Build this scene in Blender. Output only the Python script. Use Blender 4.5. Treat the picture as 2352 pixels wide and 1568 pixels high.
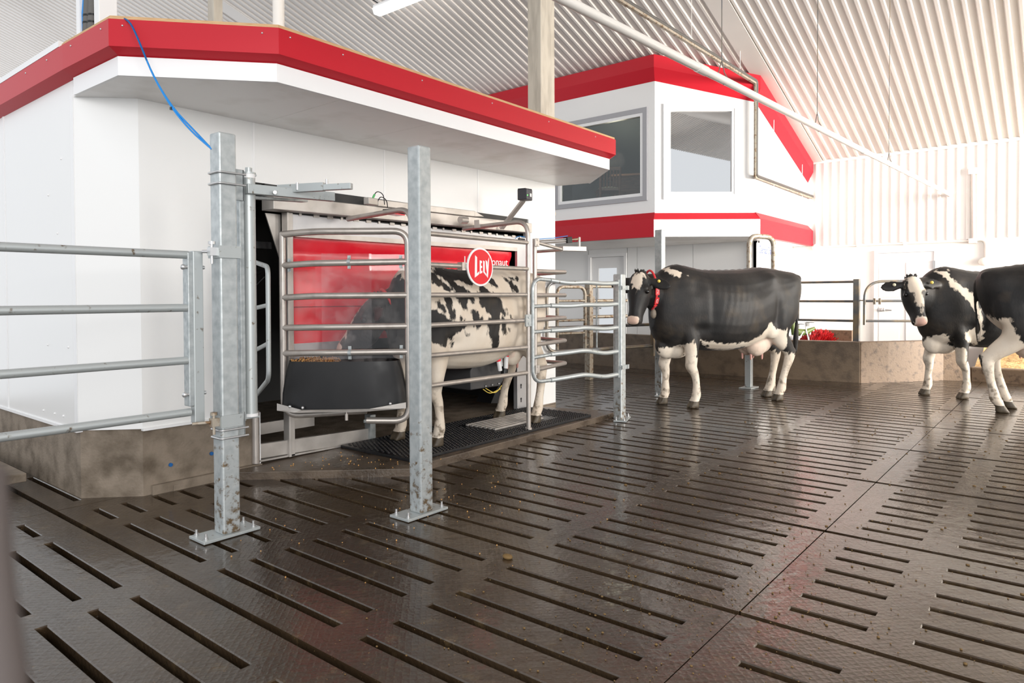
import bpy, bmesh, math, random
import numpy as np
from mathutils import Vector, Matrix
random.seed(7)
for o in list(bpy.data.objects):
    bpy.data.objects.remove(o)
SC = bpy.context.scene
COL = SC.collection
R = math.radians

# ---------------------------------------------------------------- camera, sky, lights, exposure
cd = bpy.data.cameras.new('camera')
cam = bpy.data.objects.new('camera', cd)
COL.objects.link(cam)
cd.sensor_fit = 'HORIZONTAL'
cd.sensor_width = 36.0
cd.lens = 24.383
cd.shift_y = -0.03146
cd.clip_start = 0.02
FW = Vector((0.776,0.63,-0.019)); RT = Vector((0.63,-0.776,-0.004)); UP = Vector((0.018,0.009,1.0))
FW.normalize(); RT = (RT - FW*RT.dot(FW)).normalized(); UP = RT.cross(FW)
cam.matrix_world = Matrix(((RT.x, UP.x, -FW.x, 0), (RT.y, UP.y, -FW.y, 0), (RT.z, UP.z, -FW.z, 1.2), (0, 0, 0, 1)))
cd.dof.use_dof = True
cd.dof.focus_distance = 5.5
cd.dof.aperture_fstop = 8.0
SC.camera = cam

w = bpy.data.worlds.new('sky')
SC.world = w
w.use_nodes = True
bg = w.node_tree.nodes['Background']
bg.inputs[0].default_value = (0.93, 0.96, 1.0, 1)
bg.inputs[1].default_value = 1.05

def area(name, loc, target, sx, sy, power, col=(1, 1, 1), spread=180):
    l = bpy.data.lights.new(name, 'AREA')
    l.shape = 'RECTANGLE'; l.size = sx; l.size_y = sy; l.energy = power; l.color = col; l.spread = R(spread)
    o = bpy.data.objects.new(name, l); COL.objects.link(o)
    o.location = loc
    o.rotation_euler = (Vector(target) - Vector(loc)).to_track_quat('-Z', 'Y').to_euler()
    return o
# daylight through the open curtain side of the barn, to the right and behind the camera
area('curtain_daylight', (10.5, -8.5, 2.5), (12.9, 3.5, 1.5), 6.5, 3.2, 600, (1.0, 0.95, 0.88), 80)
area('far_wall_wash', (12.3, -6.5, 2.2), (13.0, 2.0, 1.7), 2.6, 3.0, 360, (1.0, 0.93, 0.84), 90)  # added wash light, brightens the far wall and its floor reflection
area('gable_daylight', (-3.2, -6.0, 3.3), (5.5, 4.5, 1.5), 6.0, 3.0, 640, (1.0, 0.97, 0.94))
lp = bpy.data.lights.new('office_fill', 'POINT'); lp.energy = 22; lp.color = (1, .85, .65); lp.shadow_soft_size = .15  # added fill so the chair and desk show through the window
lo_ = bpy.data.objects.new('office_fill', lp); COL.objects.link(lo_); lo_.location = (11.2, 6.6, 3.7)
SC.view_settings.view_transform = 'Standard'
SC.view_settings.look = 'None'
SC.view_settings.exposure = 0.2
SC.view_settings.gamma = 1.0
SC.view_settings.use_curve_mapping = False

# ---------------------------------------------------------------- mesh helpers
class MB:
    def __init__(s): s.v = []; s.f = []; s.sm = []
    def add(s, vs, fs, smooth=False):
        k = len(s.v); s.v += [tuple(p) for p in vs]
        s.f += [tuple(i + k for i in q) for q in fs]; s.sm += [smooth]*len(fs)
        return s
    def box(s, a, b):
        x0, y0, z0 = a; x1, y1, z1 = b
        x0, x1 = sorted((x0, x1)); y0, y1 = sorted((y0, y1)); z0, z1 = sorted((z0, z1))
        return s.add([(x0,y0,z0),(x1,y0,z0),(x1,y1,z0),(x0,y1,z0),(x0,y0,z1),(x1,y0,z1),(x1,y1,z1),(x0,y1,z1)],
                     [(0,3,2,1),(4,5,6,7),(0,1,5,4),(1,2,6,5),(2,3,7,6),(3,0,4,7)])
    def cbox(s, c, size, rz=0.0, ry=0.0):
        m = Matrix.Translation(Vector(c)) @ Matrix.Rotation(rz, 4, 'Z') @ Matrix.Rotation(ry, 4, 'Y')
        t = MB().box([-q/2 for q in size], [q/2 for q in size])
        return s.add([m @ Vector(p) for p in t.v], t.f)
    def beam(s, p0, p1, wd, ht, up=(0, 0, 1)):
        p0 = Vector(p0); p1 = Vector(p1); d = (p1 - p0).normalized(); up = Vector(up)
        sd = d.cross(up).normalized(); u2 = sd.cross(d)
        vs = [p + sd*a*wd/2 + u2*b*ht/2 for p in (p0, p1) for a, b in ((-1,-1),(1,-1),(1,1),(-1,1))]
        return s.add(vs, [(0,1,2,3),(7,6,5,4),(0,4,5,1),(1,5,6,2),(2,6,7,3),(3,7,4,0)])
    def quad(s, *p): return s.add(p, [tuple(range(len(p)))])
    def prism(s, poly, z0, z1):
        n = len(poly)
        vs = [(x, y, z0) for x, y in poly] + [(x, y, z1) for x, y in poly]
        fs = [tuple(range(n-1, -1, -1)), tuple(range(n, 2*n))] + [(i, (i+1) % n, n+(i+1) % n, n+i) for i in range(n)]
        return s.add(vs, fs)
    def extrude(s, poly, vec):
        n = len(poly); vec = Vector(vec)
        vs = [Vector(p) for p in poly] + [Vector(p) + vec for p in poly]
        return s.add(vs, [tuple(range(n-1, -1, -1)), tuple(range(n, 2*n))] + [(i, (i+1) % n, n+(i+1) % n, n+i) for i in range(n)])
    def tube(s, pts, r, n=10, cap=True):
        pts = [Vector(p) for p in pts]; m = len(pts)
        rs = r if isinstance(r, (list, tuple)) else [r]*m
        d0 = (pts[1]-pts[0]).normalized()
        a = d0.orthogonal().normalized(); rings = []
        for i in range(m):
            d = (pts[min(i+1, m-1)] - pts[max(i-1, 0)]).normalized()
            a = (a - d*a.dot(d)).normalized(); b = d.cross(a)
            rings.append([pts[i] + (a*math.cos(2*math.pi*k/n) + b*math.sin(2*math.pi*k/n))*rs[i] for k in range(n)])
        vs = [p for q in rings for p in q]
        fs = [(i*n+k, i*n+(k+1) % n, (i+1)*n+(k+1) % n, (i+1)*n+k) for i in range(m-1) for k in range(n)]
        s.add(vs, fs, True)
        if cap:
            s.add(rings[0], [tuple(range(n-1, -1, -1))]); s.add(rings[-1], [tuple(range(n))])
        return s
    def cyl(s, p0, p1, r, n=12): return s.tube([p0, p1], r, n)
    def ball(s, c, rx, ry=None, rz=None, n=10, rot=None):
        ry = ry or rx; rz = rz or rx; h = n//2 + 1; vs = []; fs = []
        for i in range(h+1):
            t = math.pi*i/h
            for k in range(n):
                p = 2*math.pi*k/n
                q = Vector((rx*math.sin(t)*math.cos(p), ry*math.sin(t)*math.sin(p), rz*math.cos(t)))
                if rot is not None: q = rot @ q
                vs.append(Vector(c)+q)
        for i in range(h):
            for k in range(n):
                fs.append((i*n+k, (i+1)*n+k, (i+1)*n+(k+1) % n, i*n+(k+1) % n))
        return s.add(vs, fs, True)
    def loft(s, rings):
        n = len(rings[0]); m = len(rings)
        vs = [p for q in rings for p in q]
        fs = [(i*n+k, i*n+(k+1) % n, (i+1)*n+(k+1) % n, (i+1)*n+k) for i in range(m-1) for k in range(n)]
        s.add(vs, fs, True)
        for q, rev in ((rings[0], True), (rings[-1], False)):
            c = sum((Vector(p) for p in q), Vector())/n
            s.add([c]+list(q), [((0, 1+(k+1) % n, 1+k) if rev else (0, 1+k, 1+(k+1) % n)) for k in range(n)], True)
        return s
    def mesh(s, name, shift=(0, 0, 0)):
        me = bpy.data.meshes.new(name); sx, sy, sz = shift
        me.from_pydata([(p[0]-sx, p[1]-sy, p[2]-sz) for p in s.v], [], s.f)
        me.polygons.foreach_set('use_smooth', s.sm)
        me.update()
        return me

def fillet(pts, rad, n=6):
    pts = [Vector(p) for p in pts]; out = [pts[0]]
    for i in range(1, len(pts)-1):
        a = pts[i-1]-pts[i]; b = pts[i+1]-pts[i]
        rr = min(rad, a.length*.49, b.length*.49)
        p0 = pts[i] + a.normalized()*rr; p2 = pts[i] + b.normalized()*rr
        for k in range(n+1):
            t = k/n
            out.append(p0*(1-t)**2 + pts[i]*2*t*(1-t) + p2*t*t)
    return out + [pts[-1]]

def world_loc(o):
    q = Vector(o.location)
    while o.parent: o = o.parent; q = q + Vector(o.location)
    return q
def thing(name, label, cat, loc, group=None):
    o = bpy.data.objects.new(name, None); COL.objects.link(o)
    o.location = loc; o['label'] = label; o['category'] = cat; o.empty_display_size = .1
    if group: o['group'] = group
    return o
def finish(o, bevel):
    if bevel:
        b = o.modifiers.new('bevel', 'BEVEL'); b.width = bevel; b.segments = 2; b.limit_method = 'ANGLE'; b.angle_limit = R(40)
def part(name, mb, mat, parent, label=None, bevel=0, kind=None):
    me = mb.mesh(name, world_loc(parent)); me.materials.append(mat)
    o = bpy.data.objects.new(name, me); COL.objects.link(o); o.parent = parent
    if label: o['label'] = label
    if kind: o['kind'] = kind
    finish(o, bevel)
    return o
def single(name, mb, mat, label, cat, loc, group=None, bevel=0, kind=None):
    me = mb.mesh(name, loc); me.materials.append(mat)
    o = bpy.data.objects.new(name, me); COL.objects.link(o); o.location = loc
    o['label'] = label; o['category'] = cat
    if group: o['group'] = group
    if kind: o['kind'] = kind
    finish(o, bevel)
    return o
def struct(name, mb, mat, parent=None, label=None, bevel=0):
    me = mb.mesh(name); me.materials.append(mat)
    o = bpy.data.objects.new(name, me); COL.objects.link(o)
    o['kind'] = 'structure'
    if parent: o.parent = parent
    if label: o['label'] = label
    finish(o, bevel)
    return o
def text(name, body, size, mat, parent, origin, xdir, updir, extrude=.002, align='CENTER', label=None, sx=1.0):
    cu = bpy.data.curves.new(name, 'FONT'); cu.body = body; cu.size = size; cu.extrude = extrude
    cu.align_x = align; cu.align_y = 'CENTER'
    o = bpy.data.objects.new(name, cu); COL.objects.link(o)
    dg = bpy.context.evaluated_depsgraph_get()
    me = bpy.data.meshes.new_from_object(o.evaluated_get(dg)); bpy.data.objects.remove(o)
    me.materials.clear(); me.materials.append(mat)
    x = Vector(xdir).normalized(); u = Vector(updir); u = (u - x*u.dot(x)).normalized(); z = x.cross(u)
    org = Vector(origin) - world_loc(parent)
    for v in me.vertices:
        c = v.co.copy(); v.co = org + x*c.x*sx + u*c.y + z*c.z
    o2 = bpy.data.objects.new(name, me); COL.objects.link(o2); o2.parent = parent
    if label: o2['label'] = label
    return o2

# ---------------------------------------------------------------- materials
def M(name, col, rough=.5, metal=0.0, col2=None, vs=6.0, detail=4.0, lo=.4, hi=.65, bump=0.0, bs=60.0, bd=.01,
      spec=.5, rough2=None, stretch=None, emit=0.0, coat=0.0, zdirt=None):
    m = bpy.data.materials.new(name); m.use_nodes = True
    nt = m.node_tree; p = nt.nodes['Principled BSDF']; L = nt.links.new
    p.inputs['Base Color'].default_value = (*col, 1); p.inputs['Roughness'].default_value = rough
    p.inputs['Metallic'].default_value = metal; p.inputs['Specular IOR Level'].default_value = spec
    p.inputs['Coat Weight'].default_value = coat
    if emit:
        p.inputs['Emission Color'].default_value = (*col, 1); p.inputs['Emission Strength'].default_value = emit
    tc = nt.nodes.new('ShaderNodeTexCoord'); vec = tc.outputs['Object']
    if stretch:
        mp = nt.nodes.new('ShaderNodeMapping'); mp.inputs['Scale'].default_value = stretch; L(vec, mp.inputs[0]); vec = mp.outputs[0]
    if col2 or rough2 is not None:
        n = nt.nodes.new('ShaderNodeTexNoise'); n.inputs['Scale'].default_value = vs; n.inputs['Detail'].default_value = detail; L(vec, n.inputs['Vector'])
        mr = nt.nodes.new('ShaderNodeMapRange'); mr.inputs[1].default_value = lo; mr.inputs[2].default_value = hi; L(n.outputs['Fac'], mr.inputs[0])
        if col2:
            mx = nt.nodes.new('ShaderNodeMix'); mx.data_type = 'RGBA'
            mx.inputs[6].default_value = (*col, 1); mx.inputs[7].default_value = (*col2, 1)
            L(mr.outputs[0], mx.inputs[0]); L(mx.outputs[2], p.inputs['Base Color'])
        if rough2 is not None:
            mq = nt.nodes.new('ShaderNodeMapRange'); mq.inputs[3].default_value = rough; mq.inputs[4].default_value = rough2
            L(mr.outputs[0], mq.inputs[0]); L(mq.outputs[0], p.inputs['Roughness'])
    if zdirt:      # slurry splashes that thin out with height above the floor
        z0, z1, dcol = zdirt
        sx = nt.nodes.new('ShaderNodeSeparateXYZ'); L(tc.outputs['Object'], sx.inputs[0])
        gz_ = nt.nodes.new('ShaderNodeMapRange'); gz_.inputs[1].default_value = z0; gz_.inputs[2].default_value = z1; gz_.inputs[3].default_value = .47; gz_.inputs[4].default_value = .80
        L(sx.outputs[2], gz_.inputs[0])
        nz = nt.nodes.new('ShaderNodeTexNoise'); nz.inputs['Scale'].default_value = 26; nz.inputs['Detail'].default_value = 8; nz.inputs['Roughness'].default_value = .65
        L(tc.outputs['Object'], nz.inputs['Vector'])
        sb = nt.nodes.new('ShaderNodeMath'); sb.operation = 'SUBTRACT'; L(nz.outputs['Fac'], sb.inputs[0]); L(gz_.outputs[0], sb.inputs[1])
        ml = nt.nodes.new('ShaderNodeMath'); ml.operation = 'MULTIPLY'; ml.inputs[1].default_value = 9; ml.use_clamp = True; L(sb.outputs[0], ml.inputs[0])
        m3 = nt.nodes.new('ShaderNodeMix'); m3.data_type = 'RGBA'; m3.inputs[7].default_value = (*dcol, 1)
        L(ml.outputs[0], m3.inputs[0]); L(mx.outputs[2], m3.inputs[6]); L(m3.outputs[2], p.inputs['Base Color'])
    if bump:
        n2 = nt.nodes.new('ShaderNodeTexNoise'); n2.inputs['Scale'].default_value = bs; n2.inputs['Detail'].default_value = 3
        L(vec, n2.inputs['Vector'])
        b = nt.nodes.new('ShaderNodeBump'); b.inputs['Strength'].default_value = bump; b.inputs['Distance'].default_value = bd
        L(n2.outputs['Fac'], b.inputs['Height']); L(b.outputs[0], p.inputs['Normal'])
    return m
WHITE = M('white_panel', (.80,.80,.79), .22, bump=.03, bs=3, bd=.02)
SOFFIT = M('soffit_panel', (.88,.865,.85), .35, col2=(.66,.63,.58), vs=2.2, lo=.52, hi=.8)
WTRIM = M('white_trim', (.82,.82,.82), .35)
RED = M('red_metal', (.50,.010,.022), .42, bump=.02, bs=4, bd=.02, spec=.3)
SIGNRED = M('sign_red', (.74,.010,.02), .45, spec=.3)
ROBRED = M('red_plastic', (.80,.012,.03), .2, bump=.06, bs=2.2, bd=.05, col2=(.84,.03,.05), vs=5)
WOOD = M('raw_plywood', (.62,.42,.22), .7, col2=(.5,.3,.14), vs=8, stretch=(2,2,60))
GALV = M('galvanised_steel', (.47,.50,.50), .42, .55, col2=(.33,.36,.37), vs=28, detail=5, lo=.35, hi=.7, rough2=.55)
GALVP = M('galvanised_post', (.50,.53,.53), .42, .5, col2=(.38,.41,.42), vs=24, detail=5, lo=.35, hi=.7, rough2=.55, zdirt=(0.0,1.3,(.16,.11,.06)))
GALVD = M('galvanised_steel_dirty', (.45,.48,.48), .45, .45, col2=(.14,.10,.06), vs=34, detail=8, lo=.64, hi=.76)
TUBE = M('stainless_tube', (.45,.41,.375), .33, .55, col2=(.33,.30,.27), vs=14, lo=.5, hi=.8)
BEIGE = M('brushed_stainless', (.50,.47,.44), .36, .45, col2=(.40,.37,.34), vs=6)
STEEL = M('stainless_sheet', (.50,.50,.51), .34, .4, col2=(.42,.42,.44), vs=4)
RUST = M('worn_steel', (.42,.37,.30), .5, .35, col2=(.20,.12,.06), vs=24, lo=.5, hi=.66)
DARKST = M('dark_wet_steel', (.16,.165,.17), .38, .5, col2=(.30,.24,.16), vs=6)
BOLT = M('bolt_steel', (.6,.6,.6), .3, .8)
CONC = M('stem_concrete', (.23,.185,.14), .65, col2=(.10,.075,.05), vs=7, detail=8, lo=.42, hi=.7, bump=.3, bs=60)
CONCD = M('wet_concrete', (.115,.085,.06), .42, col2=(.06,.043,.03), vs=5, detail=7, bump=.3, bs=50, rough2=.2)
CONCL = M('brown_concrete', (.15,.105,.066), .5, col2=(.08,.055,.035), vs=7, detail=9, lo=.45, hi=.7, bump=.25, bs=50)
CONCW = M('warm_concrete', (.16,.105,.064), .6, col2=(.07,.043,.025), vs=16, detail=9, lo=.52, hi=.7, bump=.25, bs=50)
PIT = M('slurry_pit', (.02,.014,.008), .6)
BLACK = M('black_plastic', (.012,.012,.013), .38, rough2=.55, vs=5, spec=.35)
RUBBER = M('black_rubber', (.010,.0105,.012), .38, bump=.2, bs=90, spec=.35)
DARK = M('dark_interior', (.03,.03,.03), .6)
INTW = M('dark_wall', (.055,.07,.07), .6)
CEIL = M('white_liner_steel', (.70,.665,.63), .42, col2=(.62,.585,.55), vs=.5)
FARW = M('white_wall_steel', (.82,.80,.77), .4)
PVC = M('white_pvc', (.82,.79,.74), .3)
POSTM = M('painted_column', (.52,.475,.40), .5, col2=(.40,.36,.30), vs=5, stretch=(3,3,.6))
GREY = M('grey_frame', (.36,.36,.38), .45)
FOAM = M('grey_pipe_foam', (.13,.125,.12), .85)
BLUE = M('blue_hose', (.005,.22,.62), .35)
BLUEP = M('blue_paint', (.004,.10,.32), .5)
DESK = M('brown_desk_wood', (.20,.075,.03), .4, col2=(.12,.04,.015), vs=6, stretch=(1,1,6))
SEATM = M('cream_cushion', (.5,.45,.33), .8)
LAMP = M('lamp_diffuser', (1, .99, .97), .5, emit=6)
LENS = M('green_led', (.1, .9, .1), .5, emit=3)
WTEXT = M('white_lettering', (.85,.85,.85), .4)
BTEXT = M('blue_lettering', (.09,.13,.42), .5)
PLASTW = M('white_plastic', (.8,.8,.8), .4)
GREEN = M('olive_green_plastic', (.10,.14,.03), .5)
BRIST = M('red_bristles', (.65,.01,.015), .6, col2=(.25,.02,.02), vs=30)
FEED = M('feed_pellets', (.55,.30,.10), .8, col2=(.4,.2,.06), vs=50)
MANURE = M('manure_crumb', (.16,.095,.03), .7)
STRAW = M('straw_bedding', (.55,.38,.17), .85, col2=(.35,.2,.08), vs=30, bump=.8, bs=60)
EYE = M('eye', (.006,.005,.005), .08)
HOOFM = M('hoof_horn', (.09,.07,.045), .5, col2=(.05,.035,.02), vs=20)
PINK = M('pink_skin', (.62,.32,.27), .5)
COLLAR = M('red_collar', (.62,.03,.035), .6)
TAG = M('yellow_tag', (.8,.6,.12), .5)
PEND = M('grey_pendant', (.22,.18,.14), .6)
BLUR = M('grey_post_paint', (.085,.07,.066), .7)

def glass(name, tint, refl, tr=.9, rough=.02, dirt=0.0):
    m = bpy.data.materials.new(name); m.use_nodes = True; nt = m.node_tree; L = nt.links.new
    for n in list(nt.nodes):
        if n.type == 'BSDF_PRINCIPLED': nt.nodes.remove(n)
    out = nt.nodes['Material Output']
    t = nt.nodes.new('ShaderNodeBsdfTransparent'); t.inputs[0].default_value = (*tint, 1)
    g = nt.nodes.new('ShaderNodeBsdfGlossy'); g.inputs['Roughness'].default_value = rough
    fr = nt.nodes.new('ShaderNodeLayerWeight'); fr.inputs[0].default_value = .5
    pw = nt.nodes.new('ShaderNodeMath'); pw.operation = 'POWER'; pw.inputs[1].default_value = 4.0; L(fr.outputs['Facing'], pw.inputs[0])
    ad = nt.nodes.new('ShaderNodeMath'); ad.operation = 'ADD'; ad.inputs[1].default_value = refl+.04; ad.use_clamp = True
    L(pw.outputs[0], ad.inputs[0])
    mx = nt.nodes.new('ShaderNodeMixShader'); L(ad.outputs[0], mx.inputs[0]); L(t.outputs[0], mx.inputs[1]); L(g.outputs[0], mx.inputs[2])
    last = mx.outputs[0]
    if dirt:
        d = nt.nodes.new('ShaderNodeBsdfDiffuse'); d.inputs[0].default_value = (.75,.7,.68,1)
        n = nt.nodes.new('ShaderNodeTexNoise'); n.inputs['Scale'].default_value = 7; n.inputs['Detail'].default_value = 9; n.inputs['Roughness'].default_value = .7
        tc = nt.nodes.new('ShaderNodeTexCoord'); L(tc.outputs['Object'], n.inputs['Vector'])
        mr = nt.nodes.new('ShaderNodeMapRange'); mr.inputs[1].default_value = .45; mr.inputs[2].default_value = .8; mr.inputs[4].default_value = dirt
        L(n.outputs['Fac'], mr.inputs[0])
        m2 = nt.nodes.new('ShaderNodeMixShader'); L(mr.outputs[0], m2.inputs[0]); L(last, m2.inputs[1]); L(d.outputs[0], m2.inputs[2]); last = m2.outputs[0]
    L(last, out.inputs[0])
    return m
PLEXI = glass('scratched_acrylic', (.96,.93,.93), .0, dirt=.14)
PANE = glass('window_pane', (.75,.8,.8), .02)
MIRR = glass('reflective_pane', (.4,.45,.45), .72, rough=.015)

def floor_mat():
    m = bpy.data.materials.new('wet_slatted_concrete'); m.use_nodes = True; nt = m.node_tree; L = nt.links.new
    p = nt.nodes['Principled BSDF']
    geo = nt.nodes.new('ShaderNodeNewGeometry'); pos = geo.outputs['Position']
    def noise(sc, det, rg=.5):
        n = nt.nodes.new('ShaderNodeTexNoise'); n.inputs['Scale'].default_value = sc; n.inputs['Detail'].default_value = det
        n.inputs['Roughness'].default_value = rg; L(pos, n.inputs['Vector']); return n.outputs['Fac']
    def rng(x, a, b, c=0.0, d=1.0):
        q = nt.nodes.new('ShaderNodeMapRange'); q.inputs[1].default_value = a; q.inputs[2].default_value = b
        q.inputs[3].default_value = c; q.inputs[4].default_value = d; L(x, q.inputs[0]); return q.outputs[0]
    def mix(fac, a, b):
        q = nt.nodes.new('ShaderNodeMix'); q.data_type = 'RGBA'; L(fac, q.inputs[0])
        if isinstance(a, tuple): q.inputs[6].default_value = (*a, 1)
        else: L(a, q.inputs[6])
        if isinstance(b, tuple): q.inputs[7].default_value = (*b, 1)
        else: L(b, q.inputs[7])
        return q.outputs[2]
    c = mix(rng(noise(1.3, 6), .38, .62), (.029,.0175,.009), (.048,.0315,.018))
    c = mix(rng(noise(9, 9, .65), .56, .72), c, (.085,.057,.028))
    c = mix(rng(noise(90, 4), .66, .74), c, (.14,.09,.04))
    L(c, p.inputs['Base Color'])
    L(rng(noise(1.7, 7), .36, .66, .10, .34), p.inputs['Roughness'])
    p.inputs['Specular IOR Level'].default_value = .45
    # embossed lozenge print of the slats
    mp = nt.nodes.new('ShaderNodeMapping'); mp.inputs['Rotation'].default_value = (0, 0, R(45)); mp.inputs['Scale'].default_value = (42, 42, 42)
    L(pos, mp.inputs[0])
    br = nt.nodes.new('ShaderNodeTexVoronoi'); br.inputs['Scale'].default_value = 1.0; br.inputs['Randomness'].default_value = .25
    br.distance = 'CHEBYCHEV'; L(mp.outputs[0], br.inputs['Vector'])
    b1 = nt.nodes.new('ShaderNodeBump'); b1.inputs['Strength'].default_value = .5; b1.inputs['Distance'].default_value = .006
    L(br.outputs['Distance'], b1.inputs['Height'])
    b2 = nt.nodes.new('ShaderNodeBump'); b2.inputs['Strength'].default_value = .28; b2.inputs['Distance'].default_value = .012
    L(noise(38, 6, .6), b2.inputs['Height']); L(b1.outputs[0], b2.inputs['Normal'])
    b3 = nt.nodes.new('ShaderNodeBump'); b3.inputs['Strength'].default_value = .25; b3.inputs['Distance'].default_value = .03
    L(noise(4, 4), b3.inputs['Height']); L(b2.outputs[0], b3.inputs['Normal'])
    L(b3.outputs[0], p.inputs['Normal'])
    p.inputs['Coat Weight'].default_value = .5; p.inputs['Coat Roughness'].default_value = .07; p.inputs['Coat IOR'].default_value = 1.45
    b4 = nt.nodes.new('ShaderNodeBump'); b4.inputs['Strength'].default_value = .25; b4.inputs['Distance'].default_value = .012
    L(noise(14, 5), b4.inputs['Height']); L(b4.outputs[0], p.inputs['Coat Normal'])
    return m
FLOOR = floor_mat()

def coat_mat():
    m = bpy.data.materials.new('holstein_coat'); m.use_nodes = True; nt = m.node_tree; L = nt.links.new
    p = nt.nodes['Principled BSDF']
    at = nt.nodes.new('ShaderNodeAttribute'); at.attribute_name = 'coat'
    sp = nt.nodes.new('ShaderNodeSeparateColor'); L(at.outputs['Color'], sp.inputs[0])
    tc = nt.nodes.new('ShaderNodeTexCoord')
    def noise(sc, det, stretch=None):
        v = tc.outputs['Object']
        if stretch:
            mp = nt.nodes.new('ShaderNodeMapping'); mp.inputs['Scale'].default_value = stretch; L(v, mp.inputs[0]); v = mp.outputs[0]
        n = nt.nodes.new('ShaderNodeTexNoise'); n.inputs['Scale'].default_value = sc; n.inputs['Detail'].default_value = det
        L(v, n.inputs['Vector']); return n.outputs['Fac']
    def rng(x, a, b, c=0.0, d=1.0):
        q = nt.nodes.new('ShaderNodeMapRange'); q.inputs[1].default_value = a; q.inputs[2].default_value = b
        q.inputs[3].default_value = c; q.inputs[4].default_value = d; L(x, q.inputs[0]); return q.outputs[0]
    def mth(op, a, b):
        q = nt.nodes.new('ShaderNodeMath'); q.operation = op
        for i, x in enumerate((a, b)):
            if isinstance(x, (int, float)): q.inputs[i].default_value = x
            else: L(x, q.inputs[i])
        return q.outputs[0]
    def mix(fac, a, b):
        q = nt.nodes.new('ShaderNodeMix'); q.data_type = 'RGBA'; L(fac, q.inputs[0])
        for i, x in ((6, a), (7, b)):
            if isinstance(x, tuple): q.inputs[i].default_value = (*x, 1)
            else: L(x, q.inputs[i])
        return q.outputs[2]
    d = mth('ADD', sp.outputs[0], mth('MULTIPLY', mth('SUBTRACT', noise(26, 5, (1, 1, .55)), .5), .26))
    dark = rng(d, .48, .52)
    white = mix(rng(noise(3, 4), .4, .7), (.70,.62,.52), (.62,.52,.41))
    blk = mix(rng(noise(5, 5), .45, .7), (.012,.0115,.0115), (.024,.021,.019))
    blk = mix(mth('MULTIPLY', rng(noise(4, 6), .55, .75), .55), blk, (.075,.055,.036))
    c = mix(dark, white, blk)
    c = mix(sp.outputs[1], c, (.60,.30,.24))
    dirtn = rng(noise(18, 8), .5, .64)
    c = mix(mth('MULTIPLY', sp.outputs[2], dirtn), c, (.12,.085,.05))
    L(c, p.inputs['Base Color'])
    p.inputs['Roughness'].default_value = .52
    p.inputs['Specular IOR Level'].default_value = .28
    p.inputs['Sheen Weight'].default_value = .05; p.inputs['Sheen Roughness'].default_value = .4
    b = nt.nodes.new('ShaderNodeBump'); b.inputs['Strength'].default_value = .22; b.inputs['Distance'].default_value = .006
    L(noise(70, 4, (1, 1, .5)), b.inputs['Height']); L(b.outputs[0], p.inputs['Normal'])
    return m
COAT = coat_mat()

# ================================================================ floor of slatted slabs
struct('floor', MB().quad((-6,-9,-.55),(16,-9,-.55),(16,12,-.55),(-6,12,-.55)), PIT)
FL = bpy.data.objects['floor']
PX0, PITCH, LEN = 1.385, 1.1705, 3.48
SX = [.166, .318, .494, .648, .821, .974]; SW = .034
SY = [(.129,.965),(1.108,1.943),(2.095,2.921),(3.074,3.341)]
def slab_mesh():
    mb = MB(); g = .017; e = .0028
    xs = [g]; [xs.extend((x-SW/2, x+SW/2)) for x in SX]; xs.append(PITCH-g)
    ys = [e]; [ys.extend(q) for q in SY]; ys.append(LEN-e)
    nx, ny = len(xs), len(ys); D = -.14
    top = [(x, y, 0) for y in ys for x in xs]; fs = []
    for j in range(ny-1):
        for i in range(nx-1):
            if not (i % 2 and j % 2): fs.append((j*nx+i, j*nx+i+1, (j+1)*nx+i+1, (j+1)*nx+i))
    mb.add(top, fs)
    def wall(a, b): mb.add([(a[0],a[1],0),(b[0],b[1],0),(b[0],b[1],D),(a[0],a[1],D)], [(0,3,2,1)])
    for x in SX:
        for y0, y1 in SY:
            a, b = x-SW/2, x+SW/2
            wall((a,y0),(a,y1)); wall((a,y1),(b,y1)); wall((b,y1),(b,y0)); wall((b,y0),(a,y0))
    X0, X1, Y0, Y1 = xs[0], xs[-1], ys[0], ys[-1]
    wall((X0,Y0),(X1,Y0)); wall((X1,Y0),(X1,Y1)); wall((X1,Y1),(X0,Y1)); wall((X0,Y1),(X0,Y0))
    me = mb.mesh('slab'); me.materials.append(FLOOR)
    bm = bmesh.new(); bm.from_mesh(me); bmesh.ops.remove_doubles(bm, verts=bm.verts, dist=1e-5)
    bmesh.ops.recalc_face_normals(bm, faces=bm.faces)
    ed = [q for q in bm.edges if len(q.link_faces) == 2 and abs(q.link_faces[0].normal.z - q.link_faces[1].normal.z) > .5]
    bmesh.ops.bevel(bm, geom=ed, offset=.004, segments=1, affect='EDGES')
    bm.to_mesh(me); bm.free()
    return me
slab_me = slab_mesh()
for iy, y0 in enumerate((-5.981, -2.501, .979, 4.459)):
    for k in range(-2, 9):
        if iy == 3 and 0 < k < 4: continue
        if iy == 3 and k > 7: continue
        o = bpy.data.objects.new('slab', slab_me); COL.objects.link(o); o.parent = FL
        o.location = (PX0 + PITCH*k, y0, random.uniform(-.003, 0))
# solid walkway behind the curved wall
struct('floor_walkway', MB().box((10.35,-7,-.2),(13.9,1.0,-.01)).box((10.5,1.0,-.2),(13.9,12,-.01)), CONCD)

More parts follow.
